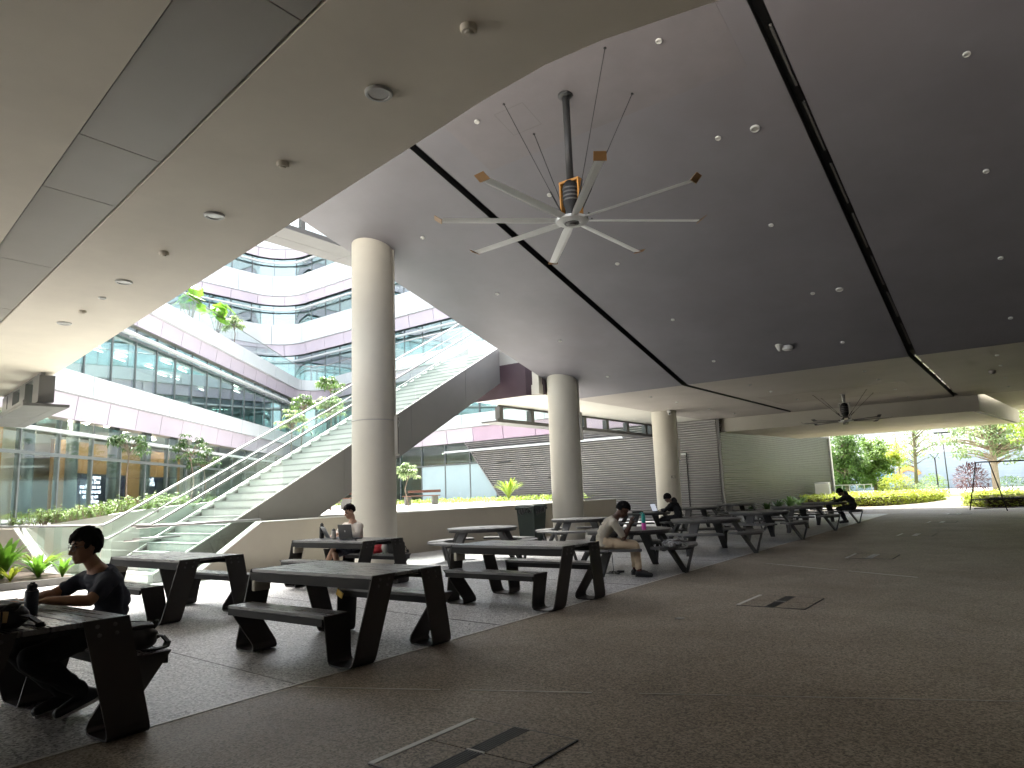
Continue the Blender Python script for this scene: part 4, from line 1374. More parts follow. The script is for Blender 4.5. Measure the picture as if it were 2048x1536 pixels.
m = MB(); m.lathe([(.033, .2255), (.034, .25), (.028, .262), (.018, .265), (.018, .28)], 20, (-5.5, 11.05, .7125)); m.build("cap", M_TEAL, t, 40)
m = MB(); m.tube([(-5.535, 11.05, .945), (-5.56, 11.05, .99), (-5.52, 11.05, 1.0), (-5.49, 11.05, .985)], .006, 6); m.build("carry_loop", M_TEAL, t, True)

def laptop(c, yaw, w, d, open_deg, lidm, label, group=None, glow=True):
    t = thing("laptop", c, label, "laptop", group)
    Mz = Matrix.Rotation(yaw, 3, 'Z')
    C0 = Vector(c)
    m = MB(); m.rbox(C0 + Mz @ Vector((0, 0, .009)), (w, d, .016), .012, Mz); m.build("base", M_SILV if lidm is M_SILV else M_MATBLK, t)
    m = MB(); m.cbox(C0 + Mz @ Vector((0, -d * .12, .0185)), (w * .86, d * .5, .002), Mz); m.build("keyboard", M_KEYS, t)
    hinge = C0 + Mz @ Vector((0, -d / 2 + .006, .018))
    Mt = Mz @ Matrix.Rotation(R(180 - open_deg), 3, 'X')
    # lid points up from the hinge at the side away from the user (user sits at +y local)
    Ml = Mz @ Matrix.Rotation(R(open_deg - 90), 3, 'X')
    m = MB(); m.rbox(hinge + Ml @ Vector((0, 0, d / 2)), (w, .008, d), .003, Ml); m.build("lid", lidm, t)
    m = MB(); m.cbox(hinge + Ml @ Vector((0, .0055, d / 2)), (w * .94, .002, d * .9), Ml); m.build("screen", M_SCREEN if glow else M_KEYS, t)
    m = MB(); m.cbox(hinge + Ml @ Vector((0, -.0052, d * .52)), (.03, .001, .03), Ml); m.build("lid_mark", M_STEEL, t)
    return t
laptop((-9.47, 8.05, TZ), R(2), .33, .23, 100, M_MATBLK, "black laptop standing open in front of the man in white")
laptop((-10.0, 8.12, TZ), R(-24), .29, .21, 118, M_SILV, "silver laptop tilted open beside the tall black flask")
laptop((-9.05, 19.2, .713), R(-90), .34, .24, 110, M_DARKMET, "dark laptop open before the figure near the farthest column")
laptop((-5.78, 1.83, TZ), R(4), .32, .22, 112, M_SILV, "silver laptop under the hands of the man in navy")
m = MB(); m.rbox((-9.55, 18.85, .735), (.30, .16, .045), .02); tag(m.build("zip_pouch", M_MATBLK, None, 40), "flat black pouch on the table with the dark laptop", "pouch")
m = MB(); m.lathe([(.017, 0), (.02, .012), (.01, .02)], 14, (-9.0, 7.75, TZ)); tag(m.build("bottle_cap", M_MATBLK, None, True), "tiny black cap lying on the table of the man in white", "cap")
# charging cable on the floor
t = thing("charging_cable", (-6.0, 10.9, 0), "thin black charging cable hanging from the bench to the floor behind the man in beige", "cable")
pts_ = [(-5.98, 10.75, .42), (-5.99, 10.78, .2), (-5.99, 10.8, .06), (-6.02, 10.8, .012), (-6.12, 10.86, .008), (-6.16, 10.98, .008), (-6.05, 11.04, .008), (-5.93, 10.98, .008), (-5.9, 10.84, .008), (-6.0, 10.74, .008), (-6.1, 10.72, .008)]
m = MB(); m.tube(pts_, .006, 6); m.build("lead", M_BLACK, t, True)
m = MB(); m.cbox((-5.92, 10.92, .02), (.12, .05, .035), Matrix.Rotation(R(20), 3, 'Z')); m.build("charger", M_BLACK, t)
m = MB(); m.cbox((-5.88, 10.72, .015), (.09, .04, .028), Matrix.Rotation(R(-30), 3, 'Z')); m.build("plug", M_BLACK, t)
# ================================================================ people
def remeshed(mb, name, mats, voxel, smooth_it=4, parent=None, fold=0.0, fscale=9.0, seed=0):
    me = mb.mesh(name + "_tmp", mats)
    ob = bpy.data.objects.new(name + "_tmp", me)
    COL.objects.link(ob)
    rm = ob.modifiers.new("r", 'REMESH')
    rm.mode = 'VOXEL'
    rm.voxel_size = voxel
    sm = ob.modifiers.new("s", 'SMOOTH')
    sm.factor = 0.5
    sm.iterations = smooth_it
    dg = bpy.context.evaluated_depsgraph_get()
    dg.update()
    ev = ob.evaluated_get(dg)
    m2 = bpy.data.meshes.new_from_object(ev, depsgraph=dg)
    bpy.data.objects.remove(ob)
    bpy.data.meshes.remove(me)
    m2.name = name
    off = OFF.get(parent.name) if parent else (0, 0, 0)
    if fold > 0:
        nrm = [v.normal.copy() for v in m2.vertices]
        for v, n in zip(m2.vertices, nrm):
            p = v.co
            w = mnoise.noise(Vector((p.x * fscale + seed, p.y * fscale, p.z * fscale * .55)))
            w2 = mnoise.noise(Vector((p.x * fscale * 2.3, p.y * fscale * 2.3 + seed, p.z * fscale * 1.5)))
            v.co = p + n * (fold * (abs(w) * 1.6 - .5 + .4 * w2))
    for v in m2.vertices:
        v.co = v.co - Vector(off)
    m2.materials.clear()
    m2.materials.append(mats)
    m2.polygons.foreach_set("use_smooth", [True] * len(m2.polygons))
    o = bpy.data.objects.new(name, m2)
    COL.objects.link(o)
    if parent:
        o.parent = parent
        OFF[o.name] = off
    return o

def chain(mb, pts, n=12):
    """pts: (Vector, radius) - round tapered limb with ball joints"""
    for (p, r), (q, s) in zip(pts[:-1], pts[1:]):
        mb.tube([p, q], [r, s], n)
    for p, r in pts:
        mb.ell(p, r, n, 8)

def hand(mb, wrist, d, nrm, side, curl=.35, size=1.0, spread=.06):
    """palm and five fingers; d finger direction, nrm back-of-hand direction, side = thumb side vector"""
    d, nrm = d.normalized(), nrm.normalized()
    sd = side.normalized()
    k = size
    palm = wrist + d * .045 * k
    mb.ell(palm, (sd * .040 * k, d * .050 * k, nrm * .016 * k), 12, 8)
    mb.ell(wrist + d * .01, (sd * .027 * k, d * .03 * k, nrm * .019 * k), 10, 6)
    for i, (w, L) in enumerate(((.028, .072), (.010, .080), (-.009, .074), (-.027, .058))):
        b = palm + sd * w * k + d * .038 * k
        dd = (d + sd * (w * spread * 30 * .1)).normalized()
        p0, pts = b, [(b, .0088 * k)]
        for j in range(3):
            a = curl * (j + .6)
            seg = (dd * math.cos(a) - nrm * math.sin(a)).normalized()
            p0 = p0 + seg * (L * (.42, .33, .25)[j] * k)
            pts.append((p0, (.0082, .0076, .0066)[j] * k))
        chain(mb, pts, 8)
    b = wrist + d * .018 * k + sd * .026 * k
    p1 = b + (sd * .75 + d * .55 - nrm * .25).normalized() * .036 * k
    p2 = p1 + (d * .9 + sd * .25 - nrm * curl * .8).normalized() * .030 * k
    p3 = p2 + (d * .95 - nrm * curl).normalized() * .024 * k
    chain(mb, [(b, .012 * k), (p1, .0105 * k), (p2, .009 * k), (p3, .0075 * k)], 8)

def head_shape(mb, c, fw, up, k=1.0):
    fw = fw.normalized()
    rt = fw.cross(up).normalized()
    up = rt.cross(fw)
    def L(x, y, z):
        return c + (rt * x + fw * y + up * z) * k
    def E(x, y, z, a, b, d):
        mb.ell(L(x, y, z), (rt * a * k, fw * b * k, up * d * k), 20, 14)
    E(0, -.012, .032, .075, .094, .094)
    E(0, .020, -.035, .062, .070, .075)
    E(0, .034, -.078, .045, .046, .038)
    E(0, .066, -.098, .020, .018, .016)
    E(0, .070, .028, .050, .018, .012)
    E(0, .079, -.062, .022, .014, .009)
    E(0, .080, -.076, .019, .012, .008)
    E(.035, .058, -.028, .020, .022, .020)
    E(-.035, .058, -.028, .020, .022, .020)
    chain(mb, [(L(0, .082, .012), .009 * k), (L(0, .096, -.012), .0115 * k), (L(0, .104, -.030), .014 * k)], 10)
    E(.010, .092, -.036, .010, .010, .008)
    E(-.010, .092, -.036, .010, .010, .008)
    for s in (-1, 1):
        E(s * .077, -.012, -.008, .009, .020, .031)
    return L, rt, fw, up

def hair_locks(mb, L, rt, fw, up, rng, n=330, length=.04, thick=.011, fringe=.30, low=-.62, grow=1.0, side_low=-.18):
    for i in range(n * 3):
        z = rng.uniform(low, 1)
        a = rng.uniform(0, 2 * math.pi)
        r = math.sqrt(max(0, 1 - z * z))
        x, y = r * math.cos(a), r * math.sin(a)
        ok = z > .62 or (y < -.15 and z > low) or (z > side_low and y < .30 and abs(x) > .45) or (y > 0 and z > fringe)
        if not ok:
            continue
        n -= 1
        if n < 0:
            break
        p = L(x * .080 * grow, -.012 + y * .100 * grow, .034 + z * .101 * grow)
        nn = (rt * x + fw * y + up * z).normalized()
        flow = (-up + fw * (.55 if y > 0 else -.1) + rt * rng.uniform(-.35, .35))
        flow = (flow - nn * flow.dot(nn) * .9)
        flow = flow.normalized() if flow.length > .01 else fw
        w = nn.cross(flow).normalized()
        mb.ell(p + flow * length * .35, (flow * length * rng.uniform(.7, 1.2), w * thick * rng.uniform(.8, 1.4), nn * thick * .8), 7, 5)

SKIN_T = mat("skin_tan", (0.36, 0.19, 0.115), 0.5, var=0.08, scale=12)
SKIN_L = mat("skin_light", (0.46, 0.27, 0.18), 0.5, var=0.08, scale=12)
SKIN_D = mat("skin_deep", (0.09, 0.042, 0.027), 0.5, var=0.1, scale=12)
HAIR = mat("black_hair", (0.007, 0.0065, 0.0065), 0.8, var=0.3, scale=30, spec=0.12)
HAIR2 = mat("dark_brown_hair", (0.014, 0.009, 0.010), 0.75, var=0.3, scale=30, spec=0.15)
NAVY = mat("navy_cotton", (0.038, 0.045, 0.066), 0.85, var=0.12, scale=6, bump=0.2, bscale=300)
BLKCL = mat("black_trouser_cloth", (0.010, 0.010, 0.011), 0.85, var=0.15, scale=6)
WHITECL = mat("white_linen", (0.62, 0.57, 0.51), 0.8, var=0.05, scale=6, bump=0.2, bscale=200)
BEIGE = mat("faded_beige_cotton", (0.37, 0.34, 0.275), 0.85, var=0.08, scale=7, bump=0.2, bscale=250)
KHAKI = mat("khaki_twill", (0.48, 0.375, 0.255), 0.8, var=0.08, scale=7, bump=0.2, bscale=250)
HOOD = mat("charcoal_hoodie", (0.012, 0.012, 0.013), 0.9, var=0.15, scale=6)
SHOE = mat("black_shoe", (0.012, 0.012, 0.013), 0.55, var=0.1)
SOLE = mat("pale_rubber_sole", (0.42, 0.42, 0.40), 0.7)
SOCK_R = mat("dark_red_sock", (0.09, 0.025, 0.02), 0.9)

def person(loc, label, J, face, skin, hairm, shirt, trous, opts, seed=1):
    """J joints (world Vectors).  One continuous body mesh, clothing and hair as children."""
    rng = random.Random(seed)
    o = opts
    vox = o.get("vox", .0085)
    t = thing("person", loc, label, "person")
    V = {k: Vector(v) for k, v in J.items()}
    side = (V["shR"] - V["shL"]).normalized()
    hside = (V["hipR"] - V["hipL"]).normalized()
    body = MB()
    L, rt, fw, up = head_shape(body, V["head"], Vector(face[0]), Vector(face[1]), o.get("hk", 1.0))
    chain(body, [(V["neck"], .056), (L(0, -.018, -.085), .050)], 14)
    spine = [V["pelvis"], V["pelvis"].lerp(V["chest"], .45) + Vector(o.get("slump", (0, 0, 0))), V["chest"], V["neck"]]
    dims = [(.150, .100), (.130, .088), (.150, .100), (.085, .062)]
    def torso(mb, grow, upto=1.0):
        N = 16
        for i in range(int(N * upto) + 1):
            f = i / N * 3
            k = min(2, int(f)); u = f - k
            a, b = spine[max(0, k - 1)], spine[min(3, k + 2)]
            p = 0.5 * ((2 * spine[k]) + (spine[k + 1] - a) * u + (2 * a - 5 * spine[k] + 4 * spine[k + 1] - b) * u * u + (-a + 3 * spine[k] - 3 * spine[k + 1] + b) * u ** 3)
            rx = dims[k][0] * (1 - u) + dims[k + 1][0] * u + grow
            ry = dims[k][1] * (1 - u) + dims[k + 1][1] * u + grow
            ax = (spine[k + 1] - spine[k]).normalized()
            sd = hside.lerp(side, min(1, f / 2)).normalized()
            sd = (sd - ax * sd.dot(ax)).normalized()
            dp = ax.cross(sd).normalized()
            mb.ell(p, (sd * rx, dp * ry, ax * .055), 20, 10)
    torso(body, 0.0)
    for s in "LR":
        chain(body, [(V["chest"].lerp(V["neck"], .45), .07), (V["sh" + s], .050), (V["el" + s], .038)], 12)
        wr, el = V["wr" + s], V["el" + s]
        chain(body, [(el, .038), (el.lerp(wr, .3), .040), (wr, .026)], 12)
        hd = Vector(o["hand" + s][0]); hn = Vector(o["hand" + s][1]); hs = Vector(o["hand" + s][2])
        hand(body, wr, hd, hn, hs, o.get("curl" + s, .35))
        kn, an, toe = V["kn" + s], V["an" + s], V["toe" + s]
        chain(body, [(V["hip" + s], .083), (V["hip" + s].lerp(kn, .55), .068), (kn, .052)], 12)
        calf = kn.lerp(an, .32)
        chain(body, [(kn, .052), (calf, .052), (an, .034)], 12)
        chain(body, [(an, .034), (an.lerp(toe, .55) + Vector((0, 0, -.012)), .034), (toe, .026)], 10)
    remeshed(body, "body", skin, vox, 3, t)
    # --- shirt
    sh = MB()
    torso(sh, .020, .93)
    hem = o.get("hem", .0)
    axd = (spine[1] - spine[0]).normalized()
    for s in "LR":
        e = o.get("sleeve", .72)
        if e <= 1:
            chain(sh, [(V["chest"].lerp(V["neck"], .30), .085), (V["sh" + s], .068), (V["sh" + s].lerp(V["el" + s], e), .060)], 14)
        else:
            chain(sh, [(V["chest"].lerp(V["neck"], .30), .085), (V["sh" + s], .070), (V["el" + s], .057), (V["el" + s].lerp(V["wr" + s], e - 1), .046)], 14)
    for i in range(3):
        ax = axd
        dp = ax.cross(hside).normalized()
        sh.ell(spine[0] - ax * (.02 + .02 * i), (hside * (.170 + .006 * i + hem), dp * (.118 + .006 * i + hem), ax * .03), 20, 8)
    if o.get("hood"):
        hp = V["neck"].lerp(V["head"], .12) - fw * .09
        sh.ell(hp, (rt * .11, fw * .07, up * .09), 14, 10)
    if o.get("collar"):
        for k in range(14):
            a = 2 * math.pi * k / 14
            q = V["neck"] + (V["head"] - V["neck"]) * .18 + rt * (.066 * math.cos(a)) + fw * (.064 * math.sin(a) - .01)
            sh.ell(q, (rt * .016, fw * .016, up * .026), 8, 6)
    so = remeshed(sh, o.get("shirt_name", "shirt"), shirt, vox * 1.15, 2, t, .016, 9.0, seed)
    # --- trousers
    tr = MB()
    dp = axd.cross(hside).normalized()
    tr.ell(V["pelvis"] - axd * .02, (hside * .168, dp * .122, axd * .11), 20, 12)
    g = o.get("legend", .93)
    for s in "LR":
        hp, kn, an = V["hip" + s], V["kn" + s], V["an" + s]
        if o.get("shorts"):
            chain(tr, [(hp, .103), (hp.lerp(kn, .5), .092), (hp.lerp(kn, .86), .082)], 14)
        else:
            chain(tr, [(hp, .102), (hp.lerp(kn, .55), .088), (kn, .072), (kn.lerp(an, .4), .068), (kn.lerp(an, g), .058)], 14)
    remeshed(tr, "shorts" if o.get("shorts") else "trousers", trous, vox * 1.15, 2, t, .014, 9.0, seed + 5)
    # --- shoes
    for s in "LR":
        an, toe = V["an" + s], V["toe" + s]
        m = MB()
        fwd = (toe - an); fwd.z = fwd.z * 1.0
        fl = Vector((toe.x - an.x, toe.y - an.y, 0)).normalized()
        heel = an - fl * .035 + (an - V["kn" + s]).normalized() * .035
        chain(m, [(an + (an - V["kn" + s]).normalized() * .01, .050), (heel, .042)], 12)
        mid = heel.lerp(toe, .55) + Vector((0, 0, .012))
        chain(m, [(heel, .042), (mid, .046), (toe + fl * .035, .036)], 12)
        sho = remeshed(m, "shoe", SHOE, .009, 3, t)
        m = MB()
        u = (toe + fl * .07 - heel)
        w = u.cross(Vector((0, 0, 1))).normalized()
        nn = w.cross(u).normalized()
        if nn.z > 0:
            nn = -nn
        b0 = heel - fl * .03 + nn * .034
        b1 = toe + fl * .06 + nn * .034
        m.hexa([b0 - w * .035 + nn * .012, b1 - w * .036 + nn * .006, b1 + w * .036 + nn * .006, b0 + w * .035 + nn * .012,
                b0 - w * .035 - nn * .012, b1 - w * .036 - nn * .010, b1 + w * .036 - nn * .010, b0 + w * .035 - nn * .012])
        m.build("sole", o.get("sole", SOLE), sho)
        if o.get("sock"):
            m = MB(); m.tube([V["kn" + s].lerp(an, .86), an], [.043, .045], 14); m.build("sock", o["sock"], t, True)
    # --- hair, eyes
    h = MB()
    h.ell(L(0, -.026, .050), (rt * .078, fw * .090, up * .088), 20, 12)
    hair_locks(h, L, rt, fw, up, rng, **o.get("hair", {}))
    remeshed(h, "hair", hairm, .0052 if vox < .009 else .008, 1, t, .008, 34.0, seed)
    for s in (-1, 1):
        m = MB(); m.ell(L(s * .031, .0755, .010), (rt * .013, fw * .009, up * .007), 10, 8); m.build("eye", BLKCL, t, True)
        m = MB(); m.tube([L(s * .014, .087, .030), L(s * .032, .085, .036), L(s * .050, .072, .031)], .0042, 6); m.build("eyebrow", hairm, t, True)
    if o.get("glasses"):
        gl = MB()
        for s in (-1, 1):
            ring = [L(s * .033 + .024 * math.cos(a), .098 - .010 * abs(math.cos(a)) * (1 if math.cos(a) * s > 0 else .3), .006 + .021 * math.sin(a)) for a in [2 * math.pi * k / 18 for k in range(19)]]
            gl.tube(ring, .0017, 6)
            gl.tube([L(s * .057, .088, .010), L(s * .079, .01, .012), L(s * .078, -.02, .0)], .0017, 6)
        gl.tube([L(-.010, .099, .010), L(.010, .099, .010)], .0017, 6)
        gl.build("spectacles", M_STEEL, t)
    if o.get("earbud"):
        s = o["earbud"]
        m = MB(); m.ell(L(s * .084, -.004, -.012), .0085, 10, 8); m.tube([L(s * .085, -.002, -.012), L(s * .083, .004, -.036)], .0038, 6); m.build("earbud", M_LAMP, t, True)
    return t

Z3 = Vector((0, 0, 1))
# --- man in navy at the nearest table (faces -Y)
X0 = -5.60
person((X0, 2.42, 0), "man in a navy T-shirt and spectacles typing at the nearest table",
       dict(pelvis=(X0, 2.45, .57), chest=(X0, 2.45, .83), neck=(X0, 2.385, .965), head=(X0 + .005, 2.295, 1.135),
            shL=(X0 + .185, 2.385, .885), shR=(X0 - .185, 2.385, .885),
            elL=(X0 + .235, 2.25, .775), elR=(X0 - .25, 2.20, .80), wrL=(X0 + .06, 2.045, .792), wrR=(X0 - .14, 2.00, .792),
            hipL=(X0 + .09, 2.42, .545), hipR=(X0 - .09, 2.42, .545), knL=(X0 + .12, 1.945, .435), knR=(X0 - .13, 1.95, .46),
            anL=(X0 + .07, 2.315, .135), anR=(X0 - .10, 2.27, .12), toeL=(X0 + .09, 2.185, .045), toeR=(X0 - .11, 2.13, .04)),
       ((.03, -1, -.13), (0, -.13, 1)), SKIN_T, HAIR, NAVY, BLKCL,
       dict(vox=.006, slump=(0, .055, 0), handL=((-.35, -1, -.05), (0, 0, 1), (-1, .3, -.2)), handR=((.15, -1, -.05), (0, 0, 1), (1, .2, -.2)),
            glasses=True, earbud=-1 * -1, sleeve=.60, hair=dict(n=560, length=.036, thick=.010, fringe=.40, low=-.60, grow=1.05, side_low=-.05)), 11)
# --- man in white at the table before the nearest column (faces -Y)
X0 = -10.03
person((X0, 8.62, 0), "man in a white shirt working behind a black laptop near the column",
       dict(pelvis=(X0, 8.63, .57), chest=(X0, 8.62, .86), neck=(X0, 8.565, 1.0), head=(X0 - .01, 8.50, 1.185),
            shL=(X0 + .195, 8.57, .925), shR=(X0 - .195, 8.57, .925), elL=(X0 + .28, 8.43, .775), elR=(X0 - .25, 8.40, .79),
            wrL=(X0 + .17, 8.24, .80), wrR=(X0 - .05, 8.25, .80),
            hipL=(X0 + .09, 8.6, .545), hipR=(X0 - .09, 8.6, .545), knL=(X0 - .02, 8.17, .575), knR=(X0 + .02, 8.16, .47),
            anL=(X0 - .22, 8.10, .20), anR=(X0 + .06, 8.22, .09), toeL=(X0 - .30, 8.0, .13), toeR=(X0 + .06, 8.09, .04)),
       ((-.22, -1, -.42), (-.05, -.42, 1)), SKIN_L, HAIR2, WHITECL, NAVY,
       dict(vox=.008, slump=(0, .03, 0), handL=((-.3, -1, -.1), (0, 0, 1), (-1, .3, -.2)), handR=((0, -1, -.1), (0, 0, 1), (1, .2, -.2)),
            sleeve=1.55, shorts=True, hair=dict(n=380, length=.03, thick=.011, fringe=.46, low=-.30, grow=1.05, side_low=.25)), 12)
# --- man in beige on the bench of the round table, hunched over his phone
B = Vector((-5.86, 10.27, 0)); F = Vector((.86, .51, 0)).normalized(); Rr = Vector((F.y, -F.x, 0))
def bp(f, r, z):
    return tuple(B + F * f + Rr * r + Z3 * z)
Fh = F + Z3 * -.85
person(tuple(B), "man in a faded beige T-shirt and khaki trousers hunched over his phone",
       dict(pelvis=bp(.0, 0, .57), chest=bp(.10, 0, .82), neck=bp(.225, 0, .945), head=bp(.345, 0, 1.065),
            shL=bp(.185, -.185, .865), shR=bp(.185, .185, .865), elL=bp(.33, -.20, .635), elR=bp(.33, .19, .625),
            wrL=bp(.46, -.055, .83), wrR=bp(.455, .06, .83),
            hipL=bp(.03, -.09, .545), hipR=bp(.03, .09, .545), knL=bp(.50, -.13, .50), knR=bp(.505, .12, .50),
            anL=bp(.50, -.10, .10), anR=bp(.545, .12, .095), toeL=bp(.64, -.11, .04), toeR=bp(.69, .13, .035)),
       (tuple(Fh), tuple(Z3 + F * .85)), SKIN_D, HAIR, BEIGE, KHAKI,
       dict(vox=.008, slump=tuple(F * -.05), handL=(tuple(Z3 + F * .35 + Rr * .3), tuple(-Rr), tuple(F)), handR=(tuple(Z3 + F * .35 - Rr * .3), tuple(Rr), tuple(F)),
            curlL=.6, curlR=.6, sleeve=.78, sock=SOCK_R, sole=SHOE, legend=.84, hem=.012,
            hair=dict(n=460, length=.022, thick=.015, fringe=.46, low=-.45, grow=1.10, side_low=.1)), 13)
t = thing("phone", bp(.52, 0, .90), "dark phone held up by the man in beige", "phone")
Mp = Matrix.Rotation(math.atan2(F.y, F.x), 3, 'Z') @ Matrix.Rotation(R(35), 3, 'Y')
m = MB(); m.rbox(bp(.515, 0, .915), (.010, .155, .075), .004, Mp); m.build("body", M_MATBLK, t)
m = MB(); m.cbox(Vector(bp(.515, 0, .915)) - (Mp @ Vector((.006, 0, 0))), (.001, .145, .067), Mp); m.build("screen", M_KEYS, t)
# print on the back of the shirt
_man = [o for o in bpy.data.objects if o.get("label", "").startswith("man in a faded beige")][0]
_sh = [c for c in _man.children if c.name.startswith("shirt")][0]
_off = Vector(OFF[_man.name])
for (f_, r_, z_, w_, h_) in ((-.05, .07, .86, .05, .022), (-.10, .045, .80, .05, .03), (-.16, .07, .735, .04, .05)):
    ok_, loc_, nn_, _i = _sh.closest_point_on_mesh(Vector(bp(f_, r_, z_)) - _off)
    u_ = nn_.cross(Z3).normalized(); v_ = u_.cross(nn_)
    m = MB(); c_ = loc_ + _off + nn_ * .004
    m.hexa([c_ - u_ * w_ / 2 - v_ * h_ / 2 - nn_ * .006, c_ + u_ * w_ / 2 - v_ * h_ / 2 - nn_ * .006, c_ + u_ * w_ / 2 + v_ * h_ / 2 - nn_ * .006, c_ - u_ * w_ / 2 + v_ * h_ / 2 - nn_ * .006,
            c_ - u_ * w_ / 2 - v_ * h_ / 2, c_ + u_ * w_ / 2 - v_ * h_ / 2, c_ + u_ * w_ / 2 + v_ * h_ / 2, c_ - u_ * w_ / 2 + v_ * h_ / 2])
    m.build("shirt_print", BLKCL, _sh)
# --- dark figure with a laptop near the farthest column (faces -X)
Y0 = 19.3
person((-8.5, Y0, 0), "person in black bent over a dark laptop near the farthest column",
       dict(pelvis=(-8.50, Y0, .57), chest=(-8.56, Y0, .86), neck=(-8.65, Y0, .985), head=(-8.78, Y0 - .02, 1.10),
            shL=(-8.60, Y0 - .2, .91), shR=(-8.60, Y0 + .2, .91), elL=(-8.78, Y0 - .27, .76), elR=(-8.78, Y0 + .25, .76),
            wrL=(-8.93, Y0 - .14, .775), wrR=(-8.93, Y0 + .08, .775), hipL=(-8.52, Y0 - .09, .545), hipR=(-8.52, Y0 + .09, .545),
            knL=(-8.95, Y0 - .14, .50), knR=(-8.95, Y0 + .13, .50), anL=(-8.80, Y0 - .13, .10), anR=(-8.82, Y0 + .13, .10),
            toeL=(-8.95, Y0 - .14, .04), toeR=(-8.97, Y0 + .14, .04)),
       ((-1, -.05, -.5), (-.5, 0, 1)), SKIN_D, HAIR, HOOD, BLKCL,
       dict(vox=.012, slump=(.04, 0, 0), handL=((-1, .2, -.1), (0, 0, 1), (0, 1, -.2)), handR=((-1, -.2, -.1), (0, 0, 1), (0, -1, -.2)),
            sleeve=1.85, hood=True, sole=SHOE, hair=dict(n=200, length=.04, thick=.016, fringe=.2, low=-.5, grow=1.08)), 14)
# --- hunched dark figure on the farthest round table (faces -X, back turned)
Y0 = 25.95
person((-5.18, Y0, 0), "hunched person in black on the farthest round table before the garden",
       dict(pelvis=(-5.17, Y0, .57), chest=(-5.27, Y0 + .03, .83), neck=(-5.40, Y0 + .05, .935), head=(-5.52, Y0 + .05, 1.03),
            shL=(-5.34, Y0 - .2, .875), shR=(-5.30, Y0 + .22, .875), elL=(-5.58, Y0 - .24, .755), elR=(-5.58, Y0 + .24, .755),
            wrL=(-5.75, Y0 - .08, .765), wrR=(-5.75, Y0 + .08, .765), hipL=(-5.18, Y0 - .09, .545), hipR=(-5.18, Y0 + .09, .545),
            knL=(-5.60, Y0 - .15, .49), knR=(-5.60, Y0 + .13, .49), anL=(-5.40, Y0 - .14, .11), anR=(-5.45, Y0 + .13, .10),
            toeL=(-5.54, Y0 - .15, .04), toeR=(-5.60, Y0 + .14, .04)),
       ((-1, .0, -.7), (-.7, 0, 1)), SKIN_D, HAIR, HOOD, BLKCL,
       dict(vox=.012, slump=(.06, 0, 0), handL=((-1, .3, 0), (0, 0, 1), (0, 1, -.2)), handR=((-1, -.3, 0), (0, 0, 1), (0, -1, -.2)),
            sleeve=1.85, hood=True, sole=SHOE, hair=dict(n=200, length=.035, thick=.016, fringe=.2, low=-.5, grow=1.06)), 15)
bottle(-5.62, 25.55, .712, .2, .04, M_MATBLK, M_MATBLK, "black tumbler on the farthest round table beside the hunched figure")

